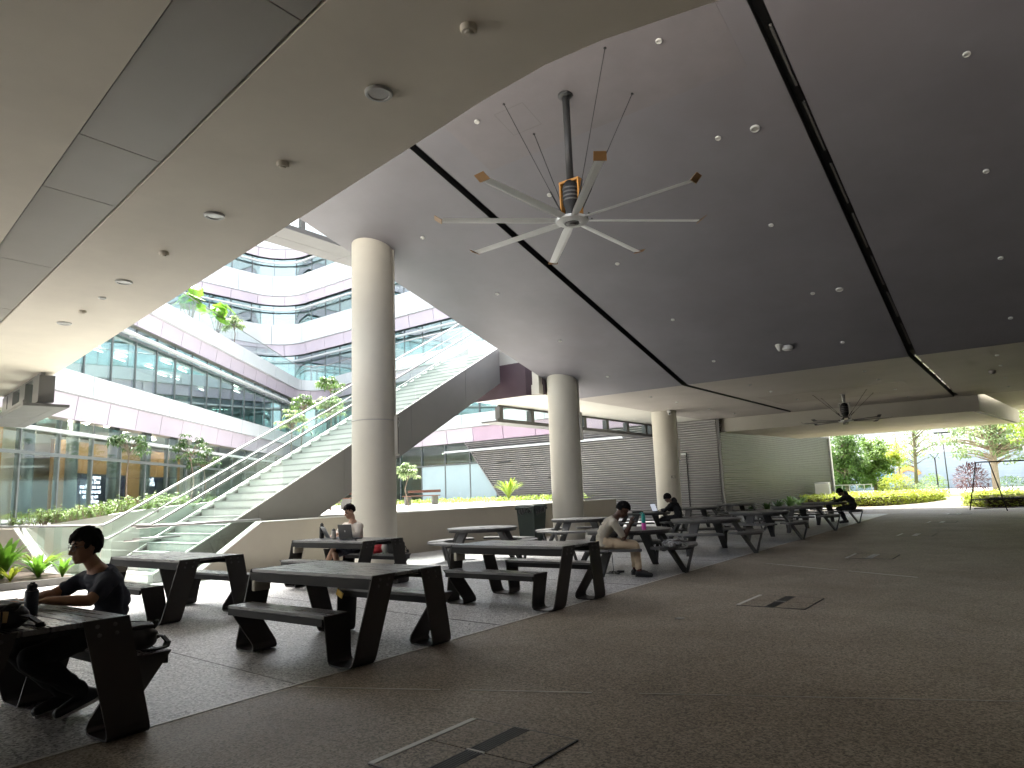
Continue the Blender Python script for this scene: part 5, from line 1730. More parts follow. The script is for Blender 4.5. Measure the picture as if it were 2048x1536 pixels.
# ---------------------------------------------------------------- bags
M_BAG = mat("black_nylon", (0.013, 0.013, 0.014), 0.6, var=0.2, scale=10, bump=0.3, bscale=150)
M_BAG2 = mat("charcoal_nylon", (0.030, 0.031, 0.030), 0.6, var=0.2, scale=10, bump=0.3, bscale=150)
M_TAN = mat("tan_canvas_patch", (0.50, 0.36, 0.17), 0.7, var=0.1)
M_RED = mat("red_fabric", (0.55, 0.02, 0.035), 0.6, var=0.15)
M_CAMO = mat("black_white_print_fabric", (0.20, 0.20, 0.20), 0.7, var=0.98, scale=26)
M_PALEBAG = mat("pale_grey_fabric", (0.52, 0.50, 0.46), 0.8, var=0.08)
def backpack(c, s, yaw, mt, label, patch=None, handle=True, pitch=0.0, seed=1, name="backpack"):
    """lying backpack: main sack, front pocket, straps, grab handle, zip"""
    rng = random.Random(seed)
    t = thing(name, c, label, "backpack" if name == "backpack" else "bag")
    C0 = Vector(c); M = Matrix.Rotation(yaw, 3, 'Z') @ Matrix.Rotation(pitch, 3, 'Y')
    lx, ly, lz = s
    def Q(x, y, z):
        return C0 + M @ Vector((x * lx, y * ly, z * lz))
    m = MB()
    m.rbox(Q(0, 0, .42), (lx * .9, ly * .92, lz * .78), min(lx, ly) * .22, M, 5)
    for k in range(10):
        m.ell(Q(rng.uniform(-.4, .4), rng.uniform(-.4, .4), rng.uniform(.45, .72)), (M @ Vector((lx * .16, 0, 0)), M @ Vector((0, ly * .15, 0)), Vector((0, 0, lz * .16))), 10, 8)
    remeshed(m, "sack", mt, .012, 4, t, .008, 12, seed)
    m = MB(); m.rbox(Q(.08, -.02, .86), (lx * .6, ly * .7, lz * .2), min(lx, ly) * .15, M, 4)
    remeshed(m, "front_pocket", mt, .012, 3, t, .006, 14, seed + 2)
    m = MB(); pth = [Q(-.3, -.38, .9), Q(.0, -.40, .97), Q(.32, -.36, .92), Q(.38, 0, .93), Q(.32, .36, .92), Q(0, .40, .97), Q(-.3, .38, .9)]
    m.tube(pth, .005, 6); m.build("zip", M_DARKMET, t, True)
    for sgn in (-1, 1):
        pth = [Q(.40, .25 * sgn, .5), Q(.58, .30 * sgn, .42), Q(.68, .38 * sgn, .2), Q(.60, .48 * sgn, .05), Q(.3, .55 * sgn, .03), Q(0, .56 * sgn, .06)]
        m = MB()
        for a, b in zip(pth[:-1], pth[1:]):
            m.bar(a, b, .045, .010)
        m.build("strap", mt, t)
    if handle:
        pth = [Q(.40, -.12, .72)] + [Q(.46 + .07 * math.sin(a), -.12 * math.cos(a), .75 + .22 * math.sin(a)) for a in [math.pi * k / 8 for k in range(1, 8)]] + [Q(.40, .12, .72)]
        m = MB(); m.tube(pth, .011, 8); m.build("grab_handle", M_BAG2, t, True)
    if patch:
        m = MB(); m.cbox(Q(.30, -.5, .5), (.09, .012, .075), M); m.build("patch", patch, t)
        m = MB(); m.cbox(Q(.31, -.51, .5), (.008, .014, .078), M); m.build("patch_strap", M_BAG, t)
    return t
backpack((-4.90, 1.53, TZ), (.40, .30, .15), R(10), M_BAG, "black backpack with a tan patch lying on the nearest table", None, seed=3)
m = MB(); m.cbox((-4.70, 1.50, TZ + .085), (.012, .10, .06), Matrix.Rotation(R(12), 3, 'Z') @ Matrix.Rotation(R(-8), 3, 'X')); o_ = m.build("patch", M_TAN, bpy.data.objects["backpack"])
m = MB(); m.cbox((-4.698, 1.515, TZ + .085), (.014, .008, .062), Matrix.Rotation(R(12), 3, 'Z')); m.build("patch_strap", M_BAG, bpy.data.objects["backpack"])
backpack((-5.06, 2.42, .453), (.26, .30, .17), R(80), M_BAG2, "charcoal backpack on the bench beside the man in navy", seed=4)
backpack((-4.86, 10.72, .453), (.26, .34, .13), R(60), M_CAMO, "black and white patterned backpack on the bench beside the man in beige", seed=5)
backpack((-9.02, 8.66, .453), (.24, .30, .26), R(95), M_BAG, "black backpack at the end of the bench beside the red bag", seed=6)
t = thing("drawstring_bag", (-9.42, 8.64, .453), "bright red drawstring bag on the bench beside the man in white", "bag")
m = MB(); m.ell((-9.42, 8.64, .54), (Vector((.10, 0, 0)), Vector((0, .09, 0)), Vector((0, 0, .088))), 14, 10); m.ell((-9.47, 8.6, .50), (Vector((.09, 0, 0)), Vector((0, .08, 0)), Vector((0, 0, .047))), 14, 10)
remeshed(m, "sack", M_RED, .011, 2, t, .012, 16, 3)
m = MB(); m.tube([(-9.40, 8.62, .60), (-9.36, 8.60, .645), (-9.33, 8.57, .60), (-9.34, 8.55, .50)], .007, 6); m.build("cord", M_RED, t, True)
t = thing("cloth_cap", (-9.24, 8.62, .453), "pale grey cloth bag standing between the red bag and the black backpack", "bag")
m = MB(); m.ell((-9.24, 8.62, .56), (Vector((.085, 0, 0)), Vector((0, .06, 0)), Vector((0, 0, .107))), 14, 10)
remeshed(m, "sack", M_PALEBAG, .011, 2, t, .008, 12, 9)
m = MB(); m.tube([(-9.30, 8.57, .46), (-9.24, 8.545, .40), (-9.18, 8.56, .46)], .008, 6); m.build("strap", M_PALEBAG, t, True)
t.name = "cloth_bag"
# ================================================================ plants
L_DARK = mat_leaf("leaf_deep_green", (0.025, 0.060, 0.016), (0.085, 0.155, 0.045))
L_MID = mat_leaf("leaf_mid_green", (0.045, 0.105, 0.022), (0.13, 0.22, 0.05))
L_LIME = mat_leaf("leaf_lime_green", (0.13, 0.22, 0.018), (0.30, 0.40, 0.045), 0.4)
L_YEL = mat_leaf("leaf_yellow_green", (0.20, 0.27, 0.02), (0.42, 0.46, 0.06), 0.45)
L_PALE = mat_leaf("leaf_pale_green", (0.13, 0.20, 0.09), (0.30, 0.38, 0.17), 0.45)
L_RED = mat_leaf("leaf_burgundy", (0.05, 0.010, 0.012), (0.13, 0.04, 0.04), 0.2, 6)
L_STRAP = mat_leaf("leaf_strap_green", (0.09, 0.22, 0.018), (0.20, 0.40, 0.05), 0.4, 3)
L_LIME2 = mat_leaf("leaf_fresh_green", (0.09, 0.17, 0.03), (0.20, 0.31, 0.07), 0.4)
M_BARK = mat("tree_bark", (0.17, 0.135, 0.10), 0.9, var=0.25, scale=6, bump=0.6, bscale=25)
M_BARKP = mat("pale_bark", (0.33, 0.27, 0.20), 0.9, var=0.2, scale=5, bump=0.5, bscale=25)

def leaf(mb, base, d, nrm, L, W, droop=.25):
    d = d.normalized()
    s = d.cross(nrm)
    s = s.normalized() if s.length > 1e-5 else d.orthogonal().normalized()
    n = s.cross(d)
    m1 = base + d * L * .45 + n * (L * .03)
    tip = base + d * L * (1 - droop * .25) - n * (L * droop)
    mb.add([base, m1 - s * W * .5, m1 + n * (-W * .12), m1 + s * W * .5, tip],
           [(0, 1, 2), (0, 2, 3), (1, 4, 2), (2, 4, 3)])

def rdir(rng, zmin=-1, zmax=1):
    z = rng.uniform(zmin, zmax); a = rng.uniform(0, 2 * math.pi); r = math.sqrt(max(0, 1 - z * z))
    return Vector((r * math.cos(a), r * math.sin(a), z))

def leaf_cluster(mb, c, r, n, L, W, rng, flat=.75):
    for i in range(n):
        d = rdir(rng)
        p = c + Vector((d.x * r, d.y * r, d.z * r * flat)) * (rng.random() ** .4)
        dd = (d + Vector((0, 0, rng.uniform(-.7, .3))) + rdir(rng) * .6)
        leaf(mb, p, dd, Vector((0, 0, 1)) + rdir(rng) * .6, L * rng.uniform(.7, 1.25), W * rng.uniform(.8, 1.2), rng.uniform(.05, .35))

def umbrella_tree(x, y, z0, zc, rc, label, seed, whorls=26, leafm=None, trunk_r=.03, lf=.26):
    """small ornamental tree: thin stem, crown of drooping leaf whorls"""
    rng = random.Random(seed)
    t = thing("courtyard_tree", (x, y, z0), label, "tree", "small umbrella-leaved trees in the courtyard")
    m = MB()
    top = Vector((x, y, zc))
    bend = Vector((rng.uniform(-.12, .12), rng.uniform(-.12, .12), 0))
    stem = [Vector((x, y, z0)), Vector((x, y, z0)).lerp(top, .5) + bend, top + Vector((0, 0, -rc * .4))]
    m.tube(stem, [trunk_r, trunk_r * .8, trunk_r * .55], 7)
    cr = MB()
    for i in range(whorls):
        d = rdir(rng, -.55, 1)
        p = top + Vector((d.x * rc, d.y * rc, d.z * rc * .85)) * rng.uniform(.45, 1.0)
        m.tube([stem[2] + Vector((0, 0, rng.uniform(-.2, .25) * rc)), p.lerp(stem[2], .5) + Vector((0, 0, .08 * rc)), p], [trunk_r * .35, trunk_r * .25, trunk_r * .15], 4)
        k = rng.randint(7, 10)
        a0 = rng.uniform(0, 6)
        for j in range(k):
            a = a0 + 2 * math.pi * j / k
            dd = Vector((math.cos(a), math.sin(a), rng.uniform(-.55, .15)))
            leaf(cr, p, dd, Vector((0, 0, 1)), lf * rng.uniform(.8, 1.15), lf * .36, rng.uniform(.25, .5))
    m.build("trunk", M_BARK, t, True)
    cr.build("crown", leafm or L_MID, t)
    return t
for (x, y, zc, rc, lab, sd, lm) in (  # first three are added in place of tree reflections in the glass
        (-24.6, 11.3, 3.55, .72, "small leafy tree standing in for a reflection in the lower windows near the hanging clerestory", 22, L_DARK),
        (-27.4, 15.0, 3.65, .85, "bushy small tree standing in for a reflection in the lower windows beyond the shrub bed", 23, L_DARK),
        (-29.2, 16.6, 3.3, .75, "second bushy tree standing in for a reflection in the lower windows, farther along", 24, L_DARK),
        (-23.4, 18.8, 6.2, .58, "tallest slender courtyard tree, its crown just left of the nearest column", 27, L_MID),
        (-24.9, 18.6, 5.5, .56, "slender courtyard tree second from the nearest column, above the handrail", 28, L_MID),
        (-21.0, 16.9, 4.75, .66, "courtyard tree seen through the stair glass beside the nearest column", 29, L_PALE),
        (-22.4, 16.2, 4.4, .60, "lower courtyard tree seen through the stair glass", 30, L_PALE),
        (-21.3, 21.2, 2.45, .48, "low umbrella-leaved tree just right of the nearest column", 31, L_PALE)):
    umbrella_tree(x, y, plaza_z, zc, rc, lab, sd, 30, lm)

def shrub_stems(mb, wood, c, h, n, rng, L=.10, W=.045):
    for i in range(n):
        a = rng.uniform(0, 6.28)
        lean = Vector((math.cos(a), math.sin(a), 0)) * rng.uniform(.1, .55) * h
        top = c + lean + Vector((0, 0, h * rng.uniform(.65, 1.1)))
        wood.tube([c, c.lerp(top, .5) + lean * .1, top], [.008, .006, .003], 4)
        for k in range(12):
            f = rng.uniform(.3, 1)
            p = c.lerp(top, f)
            leaf(mb, p, rdir(rng, -.3, .6), Vector((0, 0, 1)), L * rng.uniform(.7, 1.3), W * rng.uniform(.8, 1.2), .2)

# shrub bed above the retaining wall
rng = random.Random(41)
lf, wd = MB(), MB()
for i in range(150):
    f = rng.random()
    if f < .62:
        x = -22.5 + rng.random() * 7.2; y = 7.2 + (x + 22.5) * .07 + rng.random() * 1.1; zb = .95 + (x + 22.5) * .045
    else:
        x = -16.0 - rng.random() * .9; y = 8.0 + rng.random() * 5.5; zb = 1.3
    shrub_stems(lf, wd, Vector((x, y, zb)), rng.uniform(.22, .48), 5, rng)
t = thing("shrub_bed", (-18, 8, 1), "leafy green shrub bed along the top of the white retaining wall", "shrubs")
lf.build("foliage", L_LIME2, t); tag(wd.build("stems", M_BARK, t), kind="stuff")

# planted bed with strap-leaved plants at the left edge
t = thing("planter_bed", (-16.8, 4.6, 0), "low planted bed with a dark kerb at the foot of the glass guard", "planter")
m = MB(); m.prism([(-15.22, 2.0), (-15.22, 6.25), (-17.1, 6.3), (-20, 6.1), (-20, 2.0)], 0.0, .10); m.build("soil", M_SOIL, t)
m = MB(); m.box(-15.215, -15.15, 2.0, 6.32, 0, .13); m.build("kerb", M_DARKMET, t)
def rosette(x, y, z, h, n, label, seed, mt, W=.10, spread=1.0):
    rng = random.Random(seed)
    t = thing("strap_leaf_plant", (x, y, z), label, "plant", "strap-leaved plants in the bed")
    m = MB()
    for i in range(n):
        a = rng.uniform(0, 6.28)
        e = rng.uniform(.25, 1.0)
        d = Vector((math.cos(a), math.sin(a), 0))
        L = h * rng.uniform(.75, 1.15)
        s = Vector((-d.y, d.x, 0))
        pts, N = [], 7
        for k in range(N + 1):
            f = k / N
            p = Vector((x, y, z)) + d * (L * spread * (1 - e * .55) * (f ** 1.25)) + Vector((0, 0, L * (.45 + .55 * e) * math.sin(f * (1.25 + .6 * (1 - e))) * .95))
            w = W * math.sin(math.pi * (.12 + .86 * f)) ** .8 * .5
            pts.append((p, w))
        vs, fs = [], []
        for p, w in pts:
            vs += [p - s * w + Vector((0, 0, w * .35)), p, p + s * w + Vector((0, 0, w * .35))]
        for k in range(N):
            fs += [(3 * k, 3 * k + 1, 3 * k + 4, 3 * k + 3), (3 * k + 1, 3 * k + 2, 3 * k + 5, 3 * k + 4)]
        m.add(vs, fs)
    m.build("leaves", mt, t, True)
    return t
rosette(-16.55, 5.30, .1, .80, 30, "largest bright strap-leaved plant in the bed at the picture's left edge", 51, L_STRAP, .13, 1.1)
rosette(-16.05, 5.75, .1, .48, 30, "low strap-leaved plant with striped leaves in the middle of the bed", 52, L_STRAP, .09, 1.3)
rosette(-16.75, 6.0, .1, .55, 26, "strap-leaved plant close to the glass guard", 53, L_LIME, .09, 1.2)
rosette(-15.62, 6.02, .1, .42, 12, "small strap-leaved plant at the bed's end nearest the stair", 54, L_STRAP, .07, 1.2)
rosette(-15.8, 5.2, .1, .35, 14, "small yellowish strap-leaved plant by the dark kerb", 55, L_YEL, .07, 1.3)
rosette(-17.5, 5.55, .1, .6, 24, "strap-leaved plant at the rear of the bed", 56, L_STRAP, .1, 1.1)

# plaza planting by the louvred wall: ground cover, spiky clump, benches
rng = random.Random(61)
m = MB()
for i in range(2600):
    x = rng.uniform(-29, -16.4); y = 24.6 + rng.random() * 3.4 + max(0, -18 - x) * -.2
    leaf(m, Vector((x, y, plaza_z + rng.uniform(0, .2))), rdir(rng, .0, 1), Vector((0, 0, 1)), .16, .06, .2)
tag(m.build("ground_cover_grass", L_LIME), "low bright grass strip on the plaza before the louvred wall", "grass", kind="stuff")
sp = rosette(-16.95, 22.4, plaza_z + .15, .85, 90, "spiky bright green clump on the plaza beside the middle column", 62, L_LIME, .06, .9)
sp.name = "spiky_clump"
m = MB(); leaf_cluster(m, Vector((-16.95, 22.4, plaza_z + .35)), .62, 1100, .13, .055, rng, .62); m.build("lower_leaves", L_LIME, sp)
rp_ = rosette(-20.9, 16.6, plaza_z, .5, 34, "reddish strap-leaved plant behind the wooden bench left of the column", 63, L_RED, .06, .8)
def plaza_bench(x, y, yaw, label):
    t = thing("wooden_bench", (x, y, plaza_z), label, "bench", "wooden benches on the plaza")
    M = Matrix.Rotation(yaw, 3, 'Z')
    for i in range(4):
        m = MB(); m.cbox(Vector((x, y, plaza_z + .42)) + M @ Vector((0, -.18 + i * .12, 0)), (1.8, .1, .04), M); m.build("seat_slat", M_WOODR, t)
    for s in (-.75, .75):
        m = MB(); m.cbox(Vector((x, y, plaza_z + .2)) + M @ Vector((s, 0, 0)), (.08, .44, .4), M); m.build("leg", M_DARKMET, t)
    m = MB(); m.cbox(Vector((x, y, plaza_z + .62)) + M @ Vector((0, .24, 0)), (1.8, .04, .12), M); m.build("back_rail", M_WOODR, t)
M_WOODR = mat("red_brown_bench_wood", (0.12, 0.05, 0.03), 0.6, var=0.15)
plaza_bench(-22.9, 23.6, R(10), "wooden bench on the plaza just right of the nearest column")
plaza_bench(-22.6, 18.4, R(-5), "wooden bench on the plaza just left of the nearest column")

# large-leaved plants on the roof terrace
def big_leaf(x, y, z, h, n, label, seed, mt, s=.55):
    rng = random.Random(seed)
    t = thing("large_leaved_plant", (x, y, z), label, "plant", "large-leaved plants on the roof terrace")
    wd, m = MB(), MB()
    for i in range(n):
        a = rng.uniform(0, 6.28)
        d = Vector((math.cos(a), math.sin(a), 0))
        p = Vector((x, y, z)) + d * rng.uniform(.1, .7) + Vector((0, 0, h * rng.uniform(.55, 1.05)))
        wd.tube([(x, y, z), tuple(Vector((x, y, z)).lerp(p, .6) + Vector((0, 0, .1))), tuple(p)], [.02, .015, .01], 5)
        # round ribbed blade
        s0 = s * rng.uniform(.7, 1.1)
        nn = (Vector((0, 0, 1)) + d * .8 + rdir(rng) * .3).normalized()
        u = nn.orthogonal().normalized(); w = nn.cross(u)
        ring = []
        for k in range(14):
            b = 2 * math.pi * k / 14
            r = s0 * (1 + (.12 if k % 2 else -.05))
            ring.append(p + (u * math.cos(b) + w * math.sin(b)) * r + nn * (-.12 * s0 + (.06 * s0 if k % 2 else 0)))
        m.add([p] + ring, [(0, 1 + k, 1 + (k + 1) % 14) for k in range(14)])
    tag(wd.build("stems", M_BARK, t), kind="stuff"); m.build("leaves", mt, t)
big_leaf(-32.0, 17.3, 10.03, 2.0, 12, "large-leaved bright green plant on the roof terrace, the higher one", 71, L_STRAP, .42)
big_leaf(-33.6, 19.6, 10.03, 1.6, 9, "large-leaved bright green plant on the roof terrace, the lower one", 72, L_STRAP, .42)
umbrella_tree(-33.5, 17.6, 10.03, 12.7, .7, "grey-green shrub on the roof terrace against the upper windows", 73, 30, L_PALE, .03, .3)
umbrella_tree(-34.6, 21.2, 10.03, 11.2, .6, "pale shrub behind the roof terrace glass", 74, 24, L_PALE, .03, .34)

# ================================================================ garden beyond the opening
M_LAWN2 = M_GRASS
m = MB(); m.prism([(-40, 54), (30, 54), (30, 79), (-40, 79)], -.045, -.02); struct(m.build("lawn", M_GRASS))
m = MB(); m.prism([(-4.8, 40), (-3.0, 41), (-2.6, 52), (-1.0, 60), (-6.0, 60), (-5.1, 52)], -.044, -.012); struct(m.build("garden_path", M_PAVE))

def hedge(poly, h, n, label, seed, mt, L=.17, W=.09):
    rng = random.Random(seed)
    t = thing("hedge", (sum(p[0] for p in poly) / len(poly), sum(p[1] for p in poly) / len(poly), 0), label, "hedge", "low hedges by the garden path")
    m = MB()
    cx = sum(p[0] for p in poly) / len(poly); cy = sum(p[1] for p in poly) / len(poly)
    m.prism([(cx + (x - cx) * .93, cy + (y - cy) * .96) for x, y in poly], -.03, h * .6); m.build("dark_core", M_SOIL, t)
    xs = [p[0] for p in poly]; ys_ = [p[1] for p in poly]
    def inside(x, y):
        c = False
        for i in range(len(poly)):
            (x0, y0), (x1, y1) = poly[i], poly[i - 1]
            if (y0 > y) != (y1 > y) and x < (x1 - x0) * (y - y0) / (y1 - y0) + x0:
                c = not c
        return c
    m = MB(); k = 0
    while k < n:
        x, y = rng.uniform(min(xs), max(xs)), rng.uniform(min(ys_), min(max(ys_), min(ys_) + 9))
        if not inside(x, y):
            continue
        top = h * (.82 + .25 * mnoise.noise(Vector((x * 1.3, y * 1.3, seed))))
        z = top * (rng.random() ** .35)
        leaf(m, Vector((x, y, z)), rdir(rng, -.2, .8), Vector((0, 0, 1)) + rdir(rng) * .5, L * rng.uniform(.7, 1.3), W, .2); k += 1
    # the faces of the hedge towards the walkway
    for i in range(len(poly)):
        a, b = Vector((*poly[i], 0)), Vector((*poly[(i + 1) % len(poly)], 0))
        e = (b - a); ln = e.length
        if min(a.y, b.y) > min(ys_) + 9:
            continue
        for q in range(int(ln * 130)):
            p = a + e * rng.random() + Vector((rng.uniform(-.12, .12), rng.uniform(-.12, .12), rng.random() * h * .85))
            leaf(m, p, rdir(rng, -.3, .7), Vector((0, 0, 1)) + rdir(rng) * .7, L * rng.uniform(.7, 1.3), W, .2)
    m.build("foliage", mt, t)
hedge([(-11.2, 43.0), (-9.0, 42.3), (-7.4, 42.3), (-6.4, 44.2), (-5.6, 47.7), (-5.0, 54), (-5.4, 56), (-9.5, 56), (-11.2, 52.2)], .78, 6500, "long bright yellow-green hedge curving along the path", 81, L_YEL)
hedge([(-3.1, 40.6), (-2.2, 38.8), (2.5, 38.0), (4, 41), (3, 46), (-2.2, 46), (-3.0, 43)], .72, 4000, "bright yellow-green hedge behind the black metal rack", 82, L_YEL)

# plants at the foot of the long louvred wall
for i, (x, y, h) in enumerate(((-10.9, 33.2, .45), (-10.8, 35.0, .55), (-10.8, 36.8, .6), (-10.7, 38.6, .75), (-10.7, 40.4, .8))):
    rosette(x, y, 0, h, 26, ["dark strap-leaved plant at the louvred wall's foot, nearest the corner", "dark strap-leaved plant at the louvred wall's foot, second from the corner",
            "strap-leaved plant at the louvred wall's foot, third from the corner", "green strap-leaved plant at the louvred wall's foot, fourth from the corner",
            "tall green plant at the louvred wall's foot, nearest the grey cabinet"][i], 90 + i, L_MID if i > 2 else L_DARK, .12, 1.0)
t = thing("utility_cabinet", (-10.6, 45.5, 0), "grey utility cabinet at the garden end of the louvred wall", "cabinet")
m = MB(); m.rbox((-10.6, 45.5, .72), (.8, .5, 1.3), .03); m.build("body", M_GREYMET, t)
m = MB(); m.box(-10.98, -10.22, 45.23, 45.247, .12, 1.3); m.build("door", M_WHITEC, t)
m = MB(); m.box(-11.0, -10.2, 45.25, 45.75, 0, .07); m.build("plinth", M_CONC, t)
t = thing("glass_fence", (-9.8, 50, 0), "low framed glass fence behind the hunched figure", "fence")
m = MB(); m.bar((-10.9, 50, 1.15), (-8.7, 50, 1.15), .06, .05); m.build("top_rail", M_TRIM, t)
for k in range(6):
    m = MB(); m.bar((-10.9 + k * .44, 50, 0), (-10.9 + k * .44, 50, 1.12), .05, .05, (0, 1, 0)); m.build("post", M_TRIM, t)
    if k < 5:
        m = MB(); m.box(-10.87 + k * .44, -10.49 + k * .44, 49.99, 50.0, .1, 1.1); m.build("glass_pane", M_GLASS, t)

def tree(x, y, z0, h, trunk_r, crown, label, seed, leafm, bark, n_cl=40, per=45, L=.2, W=.10, lean=(0, 0), cl_r=.45):
    """crown: (centre z, rx, ry, rz)"""
    rng = random.Random(seed)
    t = thing("garden_tree", (x, y, z0), label, "tree", "trees in the garden")
    wd, lv = MB(), MB()
    top = Vector((x + lean[0], y + lean[1], z0 + h))
    base = Vector((x, y, z0))
    mid = base.lerp(top, .5) + Vector((rng.uniform(-.1, .1), rng.uniform(-.1, .1), 0))
    wd.tube([base, base.lerp(mid, .5), mid, mid.lerp(top, .5), top], [trunk_r * 1.2, trunk_r, trunk_r * .85, trunk_r * .6, trunk_r * .2], 9)
    cz, rx, ry, rz = crown
    cc = Vector((x + lean[0] * .8, y + lean[1] * .8, cz))
    for i in range(n_cl):
        d = rdir(rng, -.9, 1)
        p = cc + Vector((d.x * rx, d.y * ry, d.z * rz)) * (rng.random() ** .45)
        f = min(.95, max(.25, (p.z - z0) / h * .8))
        b = base.lerp(mid, f * 2) if f < .5 else mid.lerp(top, f * 2 - 1)
        wd.tube([b, b.lerp(p, .55) + Vector((0, 0, .12)), p], [trunk_r * .3, trunk_r * .18, trunk_r * .06], 4)
        leaf_cluster(lv, p, cl_r * rng.uniform(.6, 1.2), per, L, W, rng, .6)
    wd.build("trunk", bark, t, True)
    lv.build("crown", leafm, t)
    return t
tree(-11.6, 57, -.03, 5.0, .12, (2.7, 1.3, 1.2, 2.6), "dense dark green tree at the end of the louvred wall", 101, L_MID, M_BARK, 80, 70, .24, .12)
tree(-10.0, 59, -.03, 4.6, .12, (2.5, 1.2, 1.2, 2.3), "dense mid-green tree next to the dense tree by the louvred wall", 102, L_LIME2, M_BARK, 70, 70, .24, .12)
tree(-12.6, 62, -.03, 7.0, .15, (4.0, 1.8, 1.6, 3.2), "tall green tree behind the two dense garden trees", 103, L_MID, M_BARK, 70, 60, .26, .13)
tree(-8.9, 60, -.03, 3.6, .06, (3.0, .8, .8, .75), "small yellow-green tree with a round crown in the garden", 104, L_YEL, M_BARKP, 18, 60, .2, .11, cl_r=.32)
tree(-8.1, 65, -.03, 9.0, .13, (4.6, 2.4, 2.0, 2.4), "slim tall tree with an airy crown beside the path lamp", 105, L_PALE, M_BARK, 34, 26, .24, .10, (.4, 0), .5)
tree(-9.6, 68, -.03, 6.0, .09, (3.4, 2.0, 1.6, 2.4), "thin airy tree behind the small yellow-green tree", 106, L_YEL, M_BARKP, 26, 24, .24, .10, (0, 0), .5)
tree(-2.35, 55, -.03, 8.0, .2, (4.3, 3.4, 2.6, 2.1), "broad spreading tree with a pale trunk behind the black rack", 107, L_PALE, M_BARKP, 95, 46, .24, .11, (.3, 0), .55)
tree(.9, 50, -.03, 8.0, .18, (4.6, 2.6, 2.4, 1.7), "spreading tree at the picture's right edge above the kiosk", 108, L_LIME, M_BARKP, 60, 46, .24, .11, (0, 0), .55)
def bush(x, y, r, h, label, seed, mt, n=700, L=.14, W=.07, name="round_bush"):
    rng = random.Random(seed)
    t = thing(name, (x, y, -.03), label, "bush")
    m = MB()
    for k in range(5):
        a = k * 1.25
        m.tube([(x, y, -.03), (x + .3 * r * math.cos(a), y + .3 * r * math.sin(a), h * .6)], [.03, .015], 5)
    tag(m.build("stems", M_BARK, t), kind="stuff")
    m = MB()
    for i in range(n):
        d = rdir(rng, -.6, 1)
        p = Vector((x, y, h * .52)) + Vector((d.x * r, d.y * r, d.z * h * .5)) * (rng.random() ** .3)
        leaf(m, p, d + rdir(rng) * .6, Vector((0, 0, 1)) + rdir(rng) * .5, L, W, .2)
    m.build("foliage", mt, t)
bush(-8.3, 56.5, 1.15, 1.75, "clipped yellow-green bush behind the long hedge", 111, L_YEL, 1500)
bush(-6.7, 57.5, 1.0, 1.0, "low pale bush behind the long hedge", 112, L_PALE, 700)
bush(-7.0, 66, 1.0, 1.7, "green bush beside the path lamp", 113, L_LIME, 700)
bush(-3.65, 55.5, .95, 2.2, "burgundy red bush in the middle of the garden", 114, L_RED, 900, .3, .06)
bush(-1.6, 57, 1.0, 1.3, "dark green bush behind the black rack", 115, L_MID, 600)
bush(.3, 57, 1.2, 1.2, "green bush beside the kiosk", 116, L_LIME, 600)

def lamp_post(x, y, h, label, seed, arms=True):
    t = thing("path_lamp", (x, y, -.02), label, "lamp post", "lamp posts in the garden")
    m = MB(); m.tube([(x, y, -.02), (x, y, h * .9)], [.055, .045], 10); m.build("post", M_BLACK, t, True)
    if arms:
        for s in (-1, 1):
            m = MB(); m.tube([(x, y, h * .88), (x + s * .32, y, h)], .02, 6); m.build("arm", M_BLACK, t, True)
        m = MB(); m.lathe([(.42, h), (.42, h + .04), (.1, h + .07)], 20, (x, y, 0)); m.build("lamp_head", M_LAMP, t, True)
    else:
        m = MB(); m.tube([(x, y, h * .9), (x, y, h)], .04, 8); m.build("arm", M_BLACK, t, True)
        m = MB(); m.rbox((x, y, h + .05), (1.3, .5, .12), .05); m.build("lamp_head", M_BLACK, t)
lamp_post(-6.05, 60, 3.2, "short black path lamp with a flat round head", 1)
lamp_post(-6.75, 75, 5.4, "tall slim lamp post behind the short path lamp", 2, False)

t = thing("garden_railing", (-6, 80, 0), "long thin dark railing across the back of the garden", "railing")
m = MB(); m.bar((-22, 80, 1.15), (14, 80, 1.15), .05, .05); m.build("top_rail", M_DARKMET, t)
m = MB(); m.bar((-22, 80, .2), (14, 80, .2), .04, .04); m.build("bottom_rail", M_DARKMET, t)
m = MB()
for k in range(120):
    x = -22 + k * .3
    m.bar((x, 80, .0), (x, 80, 1.13), .045 if k % 6 == 0 else .018, .03, (0, 1, 0))
tag(m.build("pickets", M_DARKMET, t), kind="stuff")

# white louvred building across the garden
bw = thing("white_louvred_building", (-8, 112, 0), "large white building with horizontal louvres across the garden", "building")
M_FARW = mat("far_white_cladding", (0.50, 0.52, 0.54), 0.6, var=0.03)
M_FARB = mat("far_bluegrey_cladding", (0.27, 0.33, 0.38), 0.6, var=0.04)
m = MB(); m.box(-60, 40, 112.1, 125, -.03, 26); m.build("body", M_FARW, bw)
m = MB(); m.box(-60, 40, 112.0, 112.09, -.03, 4.8); m.build("lower_cladding", M_FARB, bw)
m = MB()
for i in range(46):
    m.box(-60, 40, 111.86, 112.09, 4.95 + i * .45, 5.25 + i * .45)
tag(m.build("louvres", M_FARW, bw), kind="stuff")
m = MB()
for i in range(12):
    m.box(-60, 40, 111.94, 111.999, .1 + i * .39, .38 + i * .39)
tag(m.build("lower_louvres", M_FARB, bw), kind="stuff")
M_SGN_B = mat("sign_blue", (0.10, 0.32, 0.62), 0.5); M_SGN_O = mat("sign_orange", (0.75, 0.36, 0.10), 0.5); M_SGN_D = mat("sign_dark", (0.05, 0.06, 0.08), 0.5)
text_obj("sign_lettering", "NE", 1.6, (-19.4, 111.8, 2.5), (R(90), 0, 0), M_SGN_D, bw, .02)
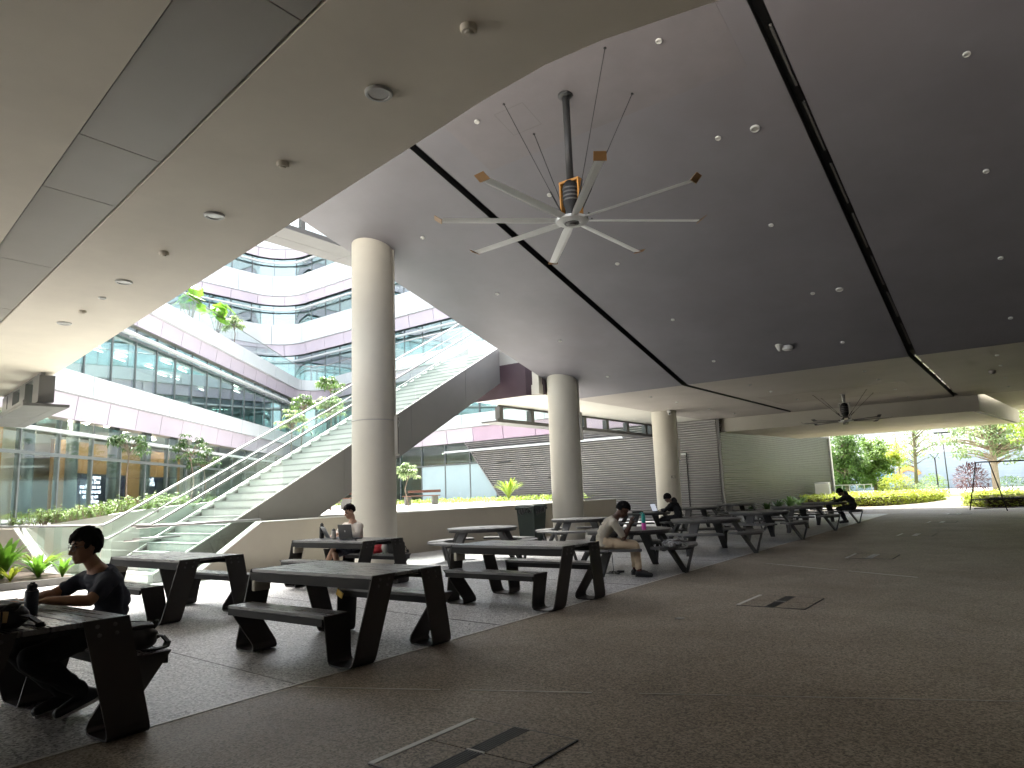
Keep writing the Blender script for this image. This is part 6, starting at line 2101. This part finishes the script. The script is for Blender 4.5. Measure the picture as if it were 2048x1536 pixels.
m = MB(); m.bar((-18.6, 111.8, 2.6), (-16.6, 111.8, .2), .5, .06, (0, 1, 0)); m.build("sign_stroke", M_SGN_B, bw)
m = MB(); m.bar((-18.6, 111.72, .2), (-16.6, 111.72, 2.6), .5, .06, (0, 1, 0)); m.build("sign_stroke", M_SGN_B, bw)
m = MB(); m.bar((-19.3, 111.8, 2.0), (-18.2, 111.8, 2.0), .3, .3); m.build("sign_stroke", M_SGN_D, bw)
m = MB(); m.tube([(-14.6 + 1.35 * math.cos(a), 111.8, 1.5 + 1.35 * math.sin(a)) for a in [R(20 + 17 * k) for k in range(11)]], .3, 8); m.build("sign_arc", M_SGN_O, bw, True)
m = MB(); m.tube([(-14.6 + 1.35 * math.cos(a), 111.8, 1.5 + 1.35 * math.sin(a)) for a in [R(215 + 13 * k) for k in range(10)]], .3, 8); m.build("sign_arc", M_SGN_D, bw, True)

# kiosk at the right edge and the black metal rack
t = thing("garden_kiosk", (.6, 50, 0), "white kiosk with a dark opening at the picture's right edge", "kiosk")
kx = .75
m = MB(); m.box(kx - 1.35, kx + 2.0, 49, 51.5, -.03, 3.0); m.build("walls", M_WPAN, t)
m = MB(); m.box(kx - .95, kx + 1.6, 48.93, 48.995, 1.9, 2.7); m.build("opening", M_BLACK, t)
m = MB(); m.box(kx - 1.05, kx + 1.7, 48.6, 48.92, .0, 1.0); m.build("counter", M_SOCK, t)
m = MB(); m.bar((kx - 1.0, 48.5, 1.0), (kx - 1.0, 48.5, 1.9), .35, .3, (0, 1, 0)); m.build("side_board", M_SOCK, t)
rk = thing("metal_rack", (-1.2, 35.6, 0), "black tubular metal rack with a mesh shelf at the walkway's end", "rack")
P1, P2 = Vector((-2.56, 35.8, 0)), Vector((-1.21, 34.4, 0))
ofs = Vector((2.6, 1.9, 0))
for o3 in (Vector((0, 0, 0)), ofs):
    a, b = P1 + o3, P2 + o3
    T1, T2 = a.lerp(b, .34) + Vector((0, 0, 1.98)), a.lerp(b, .70) + Vector((0, 0, 1.98))
    for p, q in ((a, T1), (b, T2), (T1, T2), (a.lerp(T1, .22), b.lerp(T2, .22))):
        m = MB(); m.tube([p, q], .022, 8); m.build("tube", M_BLACK, rk, True)
a, b = P1, P2
for f, z in ((.34, 1.98), (.70, 1.98), (.2, .45), (.72, .45), (.12, .06)):
    p = a.lerp(b, f) + Vector((0, 0, z)); m = MB(); m.tube([p, p + ofs], .02, 8); m.build("tube", M_BLACK, rk, True)
m = MB()
for k in range(22):
    p = a.lerp(b, .2) + ofs * (k / 21) + Vector((0, 0, .62)); q = a.lerp(b, .72) + ofs * (k / 21) + Vector((0, 0, .5))
    m.tube([p, q], .008, 5)
tag(m.build("shelf_mesh", M_BLACK, rk), kind="stuff")
